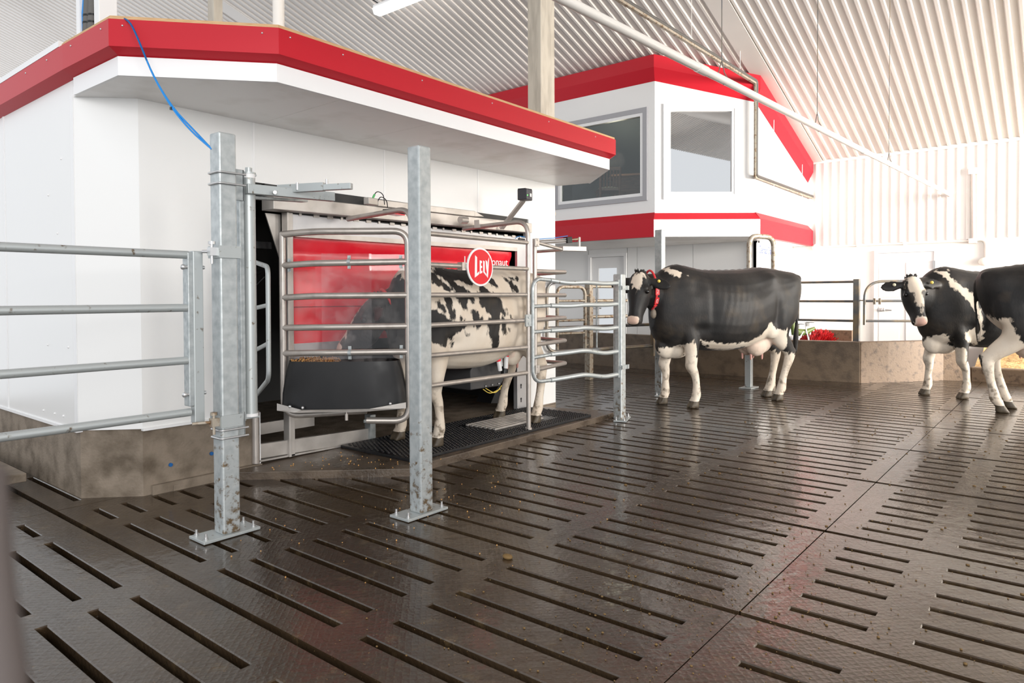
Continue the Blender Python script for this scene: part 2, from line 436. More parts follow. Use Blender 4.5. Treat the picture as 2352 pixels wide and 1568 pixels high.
# ================================================================ ceiling and far wall (corrugated liner steel)
XF = 13.7; ZE = 3.69; SL = .333
def zc(x): return ZE + SL*(XF - x)
def ribs(y0, y1, pitch, h):
    pr = []; y = y0
    while y < y1:
        pr += [(y, 0), (y+pitch*.52, 0), (y+pitch*.62, h), (y+pitch*.86, h), (y+pitch*.96, 0)]; y += pitch
    return pr
pr = ribs(-13, 20, .14, .022)
mb = MB(); n = len(pr); xa = 1.5; XR2 = -0.5; ZR2 = zc(2*xa-XR2)
mb.add([(xa, y, zc(xa)-h) for y, h in pr] + [(XF, y, zc(XF)-h) for y, h in pr], [(i, i+1, n+i+1, n+i) for i in range(n-1)])
mb.add([(XR2, y, ZR2-h) for y, h in pr] + [(xa, y, zc(xa)-h) for y, h in pr], [(i, i+1, n+i+1, n+i) for i in range(n-1)])
struct('ceiling', mb, CEIL)
struct('ceiling_deck', MB().extrude([(xa,-13,zc(xa)+.03),(XF,-13,ZE+.03),(XF,20,ZE+.03),(xa,20,zc(xa)+.03)], (0,0,.1)).extrude([(XR2,-13,ZR2+.03),(xa,-13,zc(xa)+.03),(xa,20,zc(xa)+.03),(XR2,20,ZR2+.03)], (0,0,.1)), WTRIM)
pr = ribs(-13, 4.2, .14, .022)
mb = MB(); n = len(pr)
mb.add([(XF-h, y, 2.11) for y, h in pr] + [(XF-h, y, ZE) for y, h in pr], [(i, i+1, n+i+1, n+i) for i in range(n-1)])
struct('wall_far', mb, FARW)
part('wall_backing', MB().box((XF+.01,-13,-.2),(XF+.12,12,ZE+.1)), FARW, bpy.data.objects['wall_far'])
part('lower_sheet', MB().box((XF-.012,-13,-.2),(XF+.01,4.2,2.11)), FARW, bpy.data.objects['wall_far'])
struct('trim_1', MB().box((XF-.035,-13,ZE-.05),(XF-.002,4.0,ZE+.01)), FARW)
mb = MB()
for yy in (3.66,):
    mb.add([(xa,yy,zc(xa)-.03),(XF,yy,ZE-.03),(XF,yy+.3,ZE-.03),(xa,yy+.3,zc(xa)-.03),(xa,yy,zc(xa)),(XF,yy,ZE),(XF,yy+.3,ZE),(xa,yy+.3,zc(xa))],
           [(0,1,2,3),(0,4,5,1),(2,6,7,3)])
struct('trim_2', mb, CEIL)
mb = MB()
mb.add([(xa,11.2,zc(xa)-.03),(XF,11.2,ZE-.03),(XF,11.5,ZE-.03),(xa,11.5,zc(xa)-.03),(xa,11.2,zc(xa)),(XF,11.2,ZE),(XF,11.5,ZE),(xa,11.5,zc(xa))],
       [(0,1,2,3),(0,4,5,1),(2,6,7,3)])
struct('trim_3', mb, CEIL)

# ================================================================ robot room
YW = 4.357; XL = 1.571; CH = 4.611; XC = 1.829; ZS = 2.388; ZB = .408
OX0, OX1, OZ = 2.60, 5.64, 1.985
struct('wall_front', MB().box((XC+.01,YW+.03,ZB),(2.578,YW+.07,ZS)).box((2.578,YW+.03,OZ),(5.64,YW+.07,ZS)).box((5.64,YW+.03,.05),(6.10,YW+.07,ZS)), WTRIM)
wf = bpy.data.objects['wall_front']
g = .0015
part('panel', MB().box((XC,YW,ZB),(2.578-g,YW+.03,ZS)), WHITE, wf)
part('panel', MB().box((2.578+g,YW,OZ),(3.732-g,YW+.03,ZS)), WHITE, wf)
part('panel', MB().box((3.732+g,YW,OZ),(4.868-g,YW+.03,ZS)), WHITE, wf)
part('panel', MB().extrude([(4.868+g,YW,OZ),(5.64,YW,OZ),(5.64,YW,.05),(6.11,YW,.05),(6.11,YW,ZS),(4.868+g,YW,ZS)], (0,.03,0)), WHITE, wf)
part('corner_strip', MB().box((2.570,YW-.004,ZB),(2.586,YW+.01,ZS)), WTRIM, wf)
for s in (3.732, 4.868): part('joint_strip', MB().box((s-.008,YW-.003,OZ),(s+.008,YW+.01,ZS)), WTRIM, wf)
struct('wall_corner', MB().prism([(XL,CH),(XC,YW),(XC+.03,YW+.05),(XL+.05,CH+.03)], ZB, ZS), WHITE)
struct('wall_left', MB().box((XL+.03,CH+.01,ZB),(XL+.07,11,2.53)), WTRIM)
wl = bpy.data.objects['wall_left']
YS = 5.925
part('panel', MB().box((XL,CH,ZB),(XL+.03,YS-g,2.53)), WHITE, wl)
part('panel', MB().box((XL,YS+g,ZB),(XL+.03,YS+1.14-g,2.53)), WHITE, wl)
part('panel', MB().box((XL,YS+1.14+g,ZB),(XL+.03,11,2.53)), WHITE, wl)
part('joint_strip', MB().box((XL-.004,YS-.012,ZB),(XL+.01,YS+.012,2.5)), WTRIM, wl)
part('corner_strip', MB().box((XL-.004,CH,ZB),(XL+.01,CH+.05,2.4)), WTRIM, wl)
mb = MB(); bw = MB()
for pz, py in ((.9,4.75),(.9,5.1),(1.6,4.9),(2.05,4.82),(1.85,5.05),(.47,5.0),(.47,4.85),(.47,5.2)): bw.ball((XL-.001,py,pz), .007, n=8)
part('rivet', bw, WTRIM, wl, kind='stuff')
# concrete stem wall below the panels
struct('wall_stem', MB().prism([(XL+.012,11),(XL+.012,CH+.01),(XC+.006,YW+.014),(2.575,YW+.014),(2.575,YW+.2),(XC+.1,YW+.2),(XL+.2,CH+.1),(XL+.2,11)], -.02, ZB), CONC)
ws = bpy.data.objects['wall_stem']
part('footing', MB().prism([(XC+.05,YW-.012),(2.6,YW-.03),(2.6,YW+.02),(XC+.05,YW+.02)], -.01, .055), CONC, ws)
mk = MB()
for p in ((1.997,4.357,0.158), (2.261,4.357,0.181)): mk.cyl((p[0],YW+.013,p[2]), (p[0],YW+.003,p[2]), .012, 10)
part('paint_dot', mk, BLUEP, ws, label='blue paint dots')
struct('trim_4', MB().box((XC,YW-.012,ZB-.012),(2.578,YW+.03,ZB+.004)), WTRIM)
struct('trim_5', MB().box((XL-.012,CH,ZB-.012),(XL+.03,11,ZB+.004)), WTRIM)
struct('trim_6', MB().box((OX0-.028,YW-.006,.03),(OX0+.004,YW+.06,ZB)), WTRIM)
struct('baseboard_right', MB().box((5.64,YW+.005,-.01),(6.12,YW+.08,.06)), CONC)
# dark interior of the machine bay
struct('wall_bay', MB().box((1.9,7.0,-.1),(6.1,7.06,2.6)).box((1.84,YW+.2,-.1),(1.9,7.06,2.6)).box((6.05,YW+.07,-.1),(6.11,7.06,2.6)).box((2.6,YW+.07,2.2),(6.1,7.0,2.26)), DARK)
struct('floor_bay', MB().box((2.0,YW-.02,-.1),(6.08,7.0,.035)), CONC)

# ================================================================ canopy of the robot room
def offs(path, d):
    out = []
    for i, p in enumerate(path):
        ns = []
        for a, b in ((i-1, i), (i, i+1)):
            if 0 <= a and b < len(path):
                e = Vector(path[b])-Vector(path[a]); e.normalize(); ns.append(Vector((-e.y, e.x)))
        if len(ns) == 1: q = ns[0]
        else: q = (ns[0]+ns[1]); q = q/ q.length / max(.3, math.cos(ns[0].angle(ns[1])/2))
        out.append((p[0]-q.x*d, p[1]-q.y*d))
    return out
PATH = [(1.574,10.9),(1.574,4.564),(1.587,3.983),(2.182,3.448),(5.67,3.436),(6.22,4.0),(6.17,4.60)]
cn = thing('canopy', 'white soffit canopy with red metal fascia and raw plywood edge over the milking robot', 'canopy', (3.9,4.0,ZS))
inner = [p for p in PATH[1:6]] + [(6.16,YW),(XC,YW),(XL,CH)]
SEAM = [1.587, 2.6, 3.4, 4.35, 5.3, 6.25]
def clip(poly, x0, x1):
    def cut(pl, xv, keep):
        o = []
        for i in range(len(pl)):
            a, b = pl[i], pl[(i+1) % len(pl)]
            ia, ib = keep(a[0], xv), keep(b[0], xv)
            if ia: o.append(a)
            if ia != ib:
                t = (xv-a[0])/(b[0]-a[0]); o.append((xv, a[1]+t*(b[1]-a[1])))
        return o
    return cut(cut(poly, x0, lambda v, q: v >= q), x1, lambda v, q: v <= q)
for a, b in ((1.5,2.62),(2.62,3.38),(3.38,4.1),(4.1,4.83),(4.83,5.55),(5.55,6.4)):
    pl = clip(inner, a+.0012, b-.0012)
    if len(pl) > 2: part('soffit_panel', MB().prism(pl, ZS, ZS+.03), SOFFIT, cn)
part('soffit_backing', MB().prism(inner, ZS+.031, ZS+.06), WTRIM, cn)
ot = offs(PATH, .018)
for i in range(1, 5):
    part('white_fascia', MB().prism([PATH[i], PATH[i+1], ot[i+1], ot[i]][::1], ZS-.002, 2.487), WTRIM, cn)
o0 = offs(PATH, .006); o1 = offs(PATH, .072)
for i in range(0, 6):
    a0, a1 = PATH[i], PATH[i+1]; b0, b1 = o0[i], o0[i+1]; c0, c1 = o1[i], o1[i+1]
    m = MB()
    z0, z1, z2 = 2.487, 2.522, 2.664
    m.quad((*b0,z0),(*b1,z0),(*c1,z1),(*c0,z1)).quad((*c0,z1),(*c1,z1),(*c1,z2),(*c0,z2)).quad((*c0,z2),(*c1,z2),(*a1,z2),(*a0,z2)).quad((*a0,z0),(*a1,z0),(*b1,z0),(*b0,z0))
    part('red_fascia', m, RED, cn)
sc = MB()
for i, ts in ((2,(.08,.9)),(3,(.02,.12,.3,.5,.7,.9)),(1,(.2,.85)),(0,(.96,.9))):
    for t in ts:
        p = Vector(o1[i]).lerp(Vector(o1[i+1]), t); sc.ball((p.x,p.y,2.63), .006, n=6)
part('screw', sc, BOLT, cn, kind='stuff')
i2 = offs(PATH, .05); wd = [(i2[i], i2[i+1]) for i in range(1, 6)]
part('plywood_deck', MB().prism(offs(PATH, .062)[1:6]+[(6.17,6.0),(1.63,6.0)], 2.6645, 2.684), WOOD, cn, label='raw plywood deck edge')
part('edge_flashing', MB().box((1.50,4.62,2.665),(1.56,10.9,2.70)), WTRIM, cn, label='white metal edge flashing')

# ================================================================ office bay on the upper floor
XA = 9.90; CA = (9.90,5.14); CB = (10.90,3.92); YC = 3.92; ZO = 2.12
nB = Vector((CA[1]-CB[1], CB[0]-CA[0], 0)).normalized()*-1      # outward normal of the angled face
W1 = ((9.9,5.263,2.713), (9.9,5.263,4.172), (9.9,7.053,2.693))
wy0, wz0, wz1 = W1[0][1], W1[0][2], W1[1][2]; wy1 = W1[2][1]; wz0 = (wz0+W1[2][2])/2
struct('wall_office_left', MB().box((XA,CA[1],ZO+.3),(XA+.1,wy0+.03,4.96)).box((XA,wy1-.03,ZO+.3),(XA+.1,12,4.96)).box((XA,wy0+.03,ZO+.3),(XA+.1,wy1-.03,wz0+.03)).box((XA,wy0+.03,wz1-.03),(XA+.1,wy1-.03,4.96)), WHITE)
def window(name, bl, br, h, nrm, tm, wt, wsash, pane, out=.03):
    bl = Vector(bl); br = Vector(br); x = (br-bl).normalized(); L = (br-bl).length; n = Vector(nrm).normalized(); u = Vector((0,0,1))
    def ring(a, b, o0, o1):
        m = MB()
        for (p, q, r_, s_) in ((a,a,L-a,b),(a,h-b,L-a,h-a),(a,b,b,h-b),(L-b,b,L-a,h-b)):
            pl = [bl+x*p+u*q+n*o0, bl+x*r_+u*q+n*o0, bl+x*r_+u*s_+n*o0, bl+x*p+u*s_+n*o0]
            m.extrude(pl, n*(o1-o0))
        return m
    struct(name, ring(0, wt, -.03, out), tm)
    w = bpy.data.objects[name]
    part('sash', ring(wt, wt+wsash, -.05, out*.6), PLASTW, w)
    q = wt+wsash
    part('pane', MB().extrude([bl+x*q+u*q-n*.02, bl+x*(L-q)+u*q-n*.02, bl+x*(L-q)+u*(h-q)-n*.02, bl+x*q+u*(h-q)-n*.02], -n*.006), pane, w)
window('window_1', (XA,wy1,wz0), (XA,wy0,wz0), wz1-wz0, (-1,0,0), GREY, .075, .05, PANE)
# angled face with a hole for its window
fB = lambda s, z: Vector((CA[0]+(CB[0]-CA[0])*s, CA[1]+(CB[1]-CA[1])*s, z))
LB = math.hypot(CB[0]-CA[0], CB[1]-CA[1])
B0, B1, BZ0, BZ1 = 0.083, 0.838, 2.706, 4.196
mb = MB()
for a, b, z0, z1, z2 in ((0,B0+.02,ZO,zc(CA[0]),zc(CA[0]+B0)),(B1-.02,1,ZO,zc(CA[0]+B1),zc(CB[0])),(B0+.02,B1-.02,ZO,BZ0+.02,BZ0+.02),(B0+.02,B1-.02,BZ1-.02,zc(CA[0]+B0),zc(CA[0]+B1))):
    mb.extrude([fB(a,z0), fB(b,z0), fB(b,z2), fB(a,z1)], -nB*.1)
struct('wall_office_corner', mb, WHITE)
window('window_2', fB(B0,BZ0), fB(B1,BZ0), BZ1-BZ0, nB, PLASTW, .075, .04, MIRR)
struct('wall_office_right', MB().extrude([(CB[0],YC,ZO),(XF,YC,ZO),(XF,YC,ZE),(CB[0],YC,zc(CB[0]))], (0,.1,0)), WHITE)
of = thing('office_trim', 'red metal bands around the white upper office bay under the sloping ceiling', 'fascia', (XA,CA[1],ZO))
OP = [(XA,11.9), CA, CB, (XF-.04,YC)]
k0 = offs(OP, .002); k1 = offs(OP, .10)
for i in range(3):
    a, b, c, d = k0[i], k0[i+1], k1[i], k1[i+1]
    za = zc(OP[i][0]) if i else zc(XA); zb = zc(OP[i+1][0])
    m = MB()
    m.quad((*a,za-.40),(*b,zb-.40),(*d,zb-.21),(*c,za-.21)).quad((*c,za-.21),(*d,zb-.21),(*d,zb-.015),(*c,za-.015)).quad((*c,za-.015),(*d,zb-.015),(*b,zb-.015),(*a,za-.015))
    if i == 2: m.quad((*b,zb-.40),(*b,zb-.015),(*d,zb-.015),(*d,zb-.21))
    part('upper_band', m, RED, of)
    m = MB(); zt = 2.395
    if i != 1:
        m.quad((*c,ZO-.005),(*d,ZO-.005),(*d,zt),(*c,zt)).quad((*c,zt),(*d,zt),(*b,zt+.11),(*a,zt+.11)).quad((*a,ZO-.005),(*b,ZO-.005),(*d,ZO-.005),(*c,ZO-.005))
        if i == 2: m.quad((*b,ZO),(*b,zt),(*d,zt),(*d,ZO))
        part('lower_band', m, RED, of)
    else:
        m.quad((*c,zt),(*d,zt),(*b,zt+.10),(*a,zt+.10)).quad((*c,zt-.012),(*d,zt-.012),(*d,zt),(*c,zt))
        part('lower_band', m, RED, of)
        part('white_board', MB().quad((*c,ZO-.005),(*d,ZO-.005),(*d,zt-.012),(*c,zt-.012)).quad((*a,ZO-.005),(*b,ZO-.005),(*d,ZO-.005),(*c,ZO-.005)), WTRIM, of)
struct('ceiling_soffit', MB().prism([(XA-.09,12),(XA-.09,CA[1]-.03),(CB[0]-.03,YC-.09),(XF,YC-.09),(XF,12)], ZO-.001, ZO+.03), SOFFIT)
# office interior seen through the first window
struct('wall_office_inside', MB().box((13.2,4.05,ZO),(13.3,12,3.76)).box((10.05,11.8,ZO),(13.2,11.9,3.76)).box((10.9,4.05,ZO),(13.3,4.1,4.0)), INTW)
IP = [(10.02,11.8),(10.02,5.22),(10.98,4.05),(13.2,4.05),(13.2,11.8)]
struct('floor_office', MB().prism(IP, ZO+.04, ZO+.08), DESK)
struct('ceiling_office', MB().extrude([(x, y, zc(x)-.10) for x, y in IP], (0,0,.03)), INTW)
# lower office wall, its door and stem wall
XD = 11.8
ys = [4.2, 5.365, 6.496]
D0, D1, DZ = 6.78, 7.534, 1.964
struct('wall_lower_left', MB().box((XD+.03,4.2,.28),(XD+.1,D0-.06,ZO)).box((XD+.03,D1+.06,.28),(XD+.1,12,ZO)).box((XD+.03,D0-.06,DZ+.06),(XD+.1,D1+.06,ZO)), WTRIM)
wv = bpy.data.objects['wall_lower_left']
for a, b in ((4.2,ys[1]),(ys[1],ys[2]),(ys[2],D0-.07),(D1+.07,D1+1.1),(D1+1.1,12)):
    part('panel', MB().box((XD,a+.004,.28),(XD+.03,b-.004,ZO)), WHITE, wv)
part('panel', MB().box((XD,D0-.06,DZ+.06),(XD+.03,D1+.06,ZO)), WHITE, wv)
struct('wall_lower_right', MB().box((XD,4.2,.0),(XF,4.27,ZO)), WHITE)
struct('wall_stem_office', MB().box((XD+.02,3.9,-.1),(XD+.2,D0-.07,.28)).box((XD+.02,D1+.07,-.1),(XD+.2,12,.28)), CONC)
struct('door_1', MB().box((XD-.02,D0-.06,.05),(XD+.05,D0,DZ+.06)).box((XD-.02,D1,.05),(XD+.05,D1+.06,DZ+.06)).box((XD-.02,D0,DZ),(XD+.05,D1,DZ+.06)), WTRIM)
d1 = bpy.data.objects['door_1']
lf = MB(); dw = D1-D0; lm = .17
for a, b, z0, z1 in ((D0+.005,D0+lm,.06,DZ-.005),(D1-lm,D1-.005,.06,DZ-.005),(D0+lm,D1-lm,DZ-.22,DZ-.005),(D0+lm,D1-lm,.06,.3)): lf.box((XD+.01,a,z0),(XD+.045,b,z1))
part('door_leaf', lf, PLASTW, d1)
part('door_pane', MB().box((XD+.02,D0+lm,.3),(XD+.03,D1-lm,DZ-.22)), MIRR, d1)
part('door_handle', MB().tube([(XD+.01,D1-.07,.95),(XD-.05,D1-.07,.95),(XD-.05,D1-.18,.95)], .012, 8), BOLT, d1)
struct('floor_ledge', MB().box((10.6,6.1,-.1),(XD+.02,12,.10)), CONCW)
# white door in the far wall
E0, E1, EZ = 1.862, 2.73, 1.932
struct('door_2', MB().box((XF-.05,E0-.05,0),(XF-.012,E0,EZ+.05)).box((XF-.05,E1,0),(XF-.012,E1+.05,EZ+.05)).box((XF-.05,E0,EZ),(XF-.012,E1,EZ+.05)), WTRIM)
d2 = bpy.data.objects['door_2']
part('door_leaf', MB().box((XF-.035,E0+.004,.02),(XF-.012,E1-.004,EZ-.004)), PLASTW, d2)
for a, b, z0, z1 in ((.1,.42,1.15,1.75),(.52,.84,1.15,1.75),(.1,.42,.25,1.0),(.52,.84,.25,1.0)):
    part('door_panel', MB().box((XF-.043,E0+a,z0),(XF-.035,E0+b,z1)), PLASTW, d2, bevel=.004)
hz = (13.65,2.625,0.935)
part('door_handle', MB().ball((XF-.06,hz[1],hz[2]), .035, n=10).tube([(XF-.07,hz[1],hz[2]),(XF-.07,hz[1]-.13,hz[2]-.01)], .012, 8).tube([(XF-.05,hz[1]+.02,hz[2]-.02),(XF-.05,hz[1]+.1,hz[2]-.02)], .01, 8), BOLT, d2)
part('hinge', MB().box((XF-.055,E0-.02,EZ-.3),(XF-.03,E0+.02,EZ-.16)), BOLT, d2)

# ================================================================ curved concrete wall, plinth, step
def wallstrip(pts, th, z0, z1):
    q = offs(pts, -th); return MB().prism(list(pts)+q[::-1], z0, z1)
CW = [(10.33,7.4),(10.22,6.2),(10.09,4.93),(10.11,4.0),(10.17,3.25),(10.312,2.265)]
struct('wall_low_left', wallstrip([(x, y) for x, y in CW], .16, -.05, .555), CONCL, bevel=.012)
struct('wall_low_right', wallstrip([(10.314,2.262),(10.62,1.98),(11.0,1.68),(11.319,1.422),(11.462,1.15)], .16, -.05, .555), CONCW, bevel=.012)
struct('wall_low_back', MB().box((12.6,2.9,-.05),(12.75,3.466,0.597)), CONCW)
pl = MB().prism([(2.30,4.36),(2.39,4.262),(3.17,3.425),(3.4,3.478),(5.55,3.505),(5.93,3.52),(5.98,3.60),(5.75,4.36)], -.02, .05)
struct('floor_plinth', pl, CONCD, bevel=.006)
struct('floor_step', MB().box((-3,5.114,.045),(1.446,9,.1)), CONC, bevel=.006)
struct('floor_straw_curb', MB().box((11.45,-4.5,-.05),(11.62,1.12,.19)), CONCW, bevel=.02)
mb = MB(); nx, ny = 14, 30
vs = [(11.62+2.06*i/nx, -4.5+5.6*j/ny, .16+.28*i/nx+random.uniform(-.05,.05)) for j in range(ny+1) for i in range(nx+1)]
mb.add(vs, [(j*(nx+1)+i, j*(nx+1)+i+1, (j+1)*(nx+1)+i+1, (j+1)*(nx+1)+i) for j in range(ny) for i in range(nx)], True)
single('straw_bedding', mb, STRAW, 'loose yellow straw heaped behind the low curb at far right', 'straw', (12.6,-1,.1), kind='stuff')
# building column at the end of the robot room
struct('trim_7', MB().box((5.973,4.44,-.1),(6.228,4.62,6.3)), POSTM, bevel=.01)
part('knot_cap', MB().cyl((6.191,4.44,2.098),(6.191,4.42,2.098),.022,12), RUST, bpy.data.objects['trim_7'])

# ================================================================ steel posts
def post(x, y, ztop, s, label, pl=(.30,.15), mat=None, off=(.02,-.0), rz=0.0):
    t = thing('steel_post', label, 'post', (x, y, 0), 'galvanised square posts standing on the slatted floor')
    h = s/2; w_ = .006
    m = MB().prism([(x-h,y-h),(x+h,y-h),(x+h,y+h),(x-h,y+h)], .014, ztop)
    part('post_tube', m, mat or GALVP, t, bevel=.009)
    cx, cy = x+off[0], y+off[1]
    part('base_plate', MB().cbox((cx,cy,.008), (pl[0],pl[1],.014), rz), GALVD, t, bevel=.002)
    for a, b in ((-.42,-.32),(.42,-.32),(-.42,.32),(.42,.32)):
        q = Matrix.Rotation(rz, 3, 'Z') @ Vector((a*pl[0], b*pl[1], 0))
        part('anchor_bolt', MB().cyl((cx+q.x,cy+q.y,.012),(cx+q.x,cy+q.y,.026),.011,6).cyl((cx+q.x,cy+q.y,.02),(cx+q.x,cy+q.y,.045),.006,8), BOLT, t)
    return t
post(1.80, 3.325, 2.018, .093, 'tall galvanised post nearest the left gate, blue cable at its top', off=(-.005,.01))
post(2.645, 2.80, 2.019, .093, 'tall galvanised post standing alone in front of the milking box rails', off=(-.005,.01))
p3t = post(5.81, 3.39, 1.405, .09, 'short galvanised post holding the telescopic rail gate', pl=(.28,.12), off=(.05,.0), rz=.35)
post(7.57, 3.86, 1.983, .095, 'galvanised post behind the chest of the black cow', pl=(.3,.12), off=(.03,0), rz=.35)
# rubbing arch behind the black cow
t = thing('tube_arch', 'beige bent tube arch on a steel foot behind the black cow', 'arch', (9.34, 3.46, 0))
pa = (8.887,3.27,1.631); pb = (9.238,3.077,1.637)
za = 1.967
part('arch_tube', MB().tube(fillet([(pa[0],pa[1],.6),(pa[0],pa[1],za),(pb[0],pb[1],za-.01),(pb[0],pb[1],.0)], .13, 8), .032, 12), RUST, t)
part('arch_post', MB().box((pa[0]-.04,pa[1]-.04,.012),(pa[0]+.04,pa[1]+.04,.62)), GALVD, t, bevel=.006)
part('base_plate', MB().box((pa[0]-.14,pa[1]-.08,0),(pa[0]+.14,pa[1]+.08,.012)), GALVD, t)

# ================================================================ left gate
t = thing('yard_gate', 'four rail galvanised yard gate at the left edge of the frame', 'gate', (1.63, 3.38, .5))
gz = [1.408, 1.149, 0.891, 0.635]
xe = 1.644
for z in gz: part('rail', MB().cyl((-.6,3.38,z),(xe,3.38,z),.0195,14), GALVD, t)
part('end_tube', MB().box((xe-.012,3.36,gz[3]+.03),(xe+.03,3.415,gz[0]+.012)), GALV, t, bevel=.004)
part('end_sleeve', MB().box((xe+.012,3.355,gz[3]-.055),(xe+.062,3.40,gz[0]+.02)), GALVD, t, bevel=.004)
for z in (gz[0]-.06, gz[3]+.09):
    part('sleeve_bolt', MB().cyl((xe-.035,3.37,z),(xe+.075,3.37,z),.009,8).ball((xe-.03,3.37,z),.014,n=8), BOLT, t)
hp = (1.753, 3.325)
for nm, z in (('hinge_pin', 1.425), ('latch_pin', 0.582)):
    m = MB().cyl((hp[0]-.03,3.30,z-.06),(hp[0]-.03,3.30,z+.05),.007,8).cyl((hp[0]-.03,3.30,z+.035),(hp[0]-.03,3.30,z+.05),.017,6)
    m.box((hp[0]-.045,3.285,z-.02),(hp[0]+.005,3.32,z+.02)).cyl((xe+.05 if nm == 'hinge_pin' else xe-.01,3.34,z),(hp[0]-.03,3.31,z),.008,8)
    part(nm, m, RUST if nm == 'latch_pin' else BOLT, t)
    part('clamp_band', MB().box((hp[0]-.006,3.268,z-.03),(1.80+.06,3.275,z+.03)).box((hp[0]-.008,3.27,z-.03),(hp[0]-.002,3.38,z+.03)).box((1.852,3.27,z-.03),(1.858,3.38,z+.03)), GALVD, t)

# ================================================================ hinge assembly between first post and the machine
ub = 1.80
t = thing('swing_column', 'round galvanised swing column with channel arm clamped beside the tall left post', 'column', (1.98, 3.36, .6))
cb = (1.97,3.379,1.158)
c0z, c1z = 0.583, 1.824
part('column_tube', MB().cyl((cb[0],cb[1],c0z),(cb[0],cb[1],c1z),.032,18), GALVD, t)
part('collar', MB().cyl((cb[0],cb[1],c1z),(cb[0],cb[1],c1z+.022),.033,18).cyl((cb[0],cb[1],c0z-.012),(cb[0],cb[1],c0z+.004),.036,18), PLASTW, t)
part('pivot_bolt', MB().cyl((cb[0],cb[1],c1z+.02),(cb[0],cb[1],c1z+.055),.018,8).cyl((cb[0],cb[1],c1z+.022),(cb[0],cb[1],c1z+.03),.036,14), GALVD, t)
fb = (1.92,3.394,1.158)
part('back_bar', MB().box((fb[0]-.012,fb[1]-.03,c0z-.03),(fb[0]+.014,fb[1]+.03,c1z-.08)), GALV, t, bevel=.003)
zt = c1z+.025; 
part('upper_bracket', MB().box((1.85,fb[1]-.04,zt-.15),(fb[0]+.01,fb[1]-.032,zt+.01)).box((fb[0]-.0,fb[1]-.04,zt-.15),(fb[0]+.008,fb[1]+.04,zt+.01)).box((fb[0],fb[1]-.035,zt-.012),(cb[0]+.035,cb[1]+.035,zt-.002)), GALV, t, bevel=.002)
part('lower_bracket', MB().box((1.85,fb[1]-.04,c0z-.11),(fb[0]+.0,fb[1]-.032,c0z+.02)).box((fb[0]-.006,fb[1]-.04,c0z-.11),(fb[0]+.002,fb[1]+.04,c0z+.02)).box((fb[0],fb[1]-.035,c0z-.022),(cb[0]+.036,cb[1]+.036,c0z-.012)), GALV, t, bevel=.002)
for z in (zt-.03, zt-.085, c0z-.045, c0z-.085):
    part('u_bolt', MB().tube(fillet([(1.89,3.27,z),(1.745,3.27,z),(1.745,3.378,z),(1.88,3.378,z)], .02, 4), .0055, 8), BOLT, t)
a0 = (1.936,3.345,1.762); a1 = (2.441,3.295,1.769)
part('channel_arm', MB().beam(a0, a1, .045, .05), GALVD, t, bevel=.002)
part('arm_plate', MB().beam((1.967,3.4,1.727), (2.374,3.472,1.755), .05, .014), GALV, t)
part('side_arm', MB().beam((2.155,3.394,1.79), (2.264,3.132,1.79), .03, .045).beam((2.252,3.115,1.783), (2.319,2.969,1.783), .03, .032), GALVD, t, bevel=.002)
part('arm_bolt', MB().cyl((2.063,3.283,1.752), (2.107,3.356,1.766), .011, 6).cyl((2.261,3.104,1.787), (2.261,3.105,1.827), .007, 8).cyl((2.19,3.27,1.777), (2.191,3.271,1.817), .008, 8), BOLT, t)

t = thing('side_barrier', 'narrow galvanised barrier loop in the dark gap beside the feed trough', 'barrier', (2.272,3.78,0.995))
part('loop_tube', MB().tube(fillet([(2.582,4.35,1.437), (2.444,3.977,1.392), (2.435,3.966,0.679), (2.577,4.35,0.533)], .06, 6), .0155, 10), GALVD, t)
for p, q in (((2.585,4.35,1.127),(2.442,3.972,1.149)),((2.581,4.35,0.841),(2.438,3.97,0.906))):
    part('rung', MB().cyl(p, q, .0145, 10), GALVD, t)

# ================================================================ milking box: beam, panels, rails
t = thing('milking_robot', 'stainless milking robot with red cover built into the white wall', 'milking machine', (4.2, 4.4, .05))
bm_ = MB().extrude([(2.66,4.25,1.80),(2.66,4.25,1.895),(2.66,4.40,1.895),(2.66,4.40,1.80)], (2.90,0,.035))
part('beam', bm_, BEIGE, t, bevel=.004)
part('beam_box', MB().extrude([(3.55,4.22,1.905),(3.55,4.22,1.955),(3.55,4.34,1.965),(3.55,4.34,1.905)], (1.12,0,.015)).extrude([(4.67,4.22,1.92),(4.67,4.22,1.97),(4.80,4.22,1.93)], (0,.1,0)), BEIGE, t, bevel=.003)
part('beam_shadow_strip', MB().box((2.66,4.36,1.89),(5.62,4.40,1.985)), BLACK, t, label='black strip standing in for the shaded gap above the beam')  # shade of the open gap over the beam, made as a black strip
part('upper_panel', MB().box((2.875,4.36,1.66),(5.60,4.39,1.795)).box((5.46,4.362,1.45),(5.60,4.39,1.67)), STEEL, t)
cl = MB()
for k in range(22): cl.box((2.93+.122*k,4.352,1.785),(2.93+.122*k+(.05 if k % 3 else .02),4.364,1.806))
part('panel_clip', cl, BEIGE, t, kind='stuff')
part('panel_gap', MB().box((2.88,4.36,1.793),(5.60,4.40,1.803)), BLACK, t)
part('panel_lip', MB().extrude([(2.88,4.352,1.632),(2.88,4.405,1.632),(2.88,4.37,1.668),(2.88,4.352,1.668)], (2.57,0,.018)), BEIGE, t)
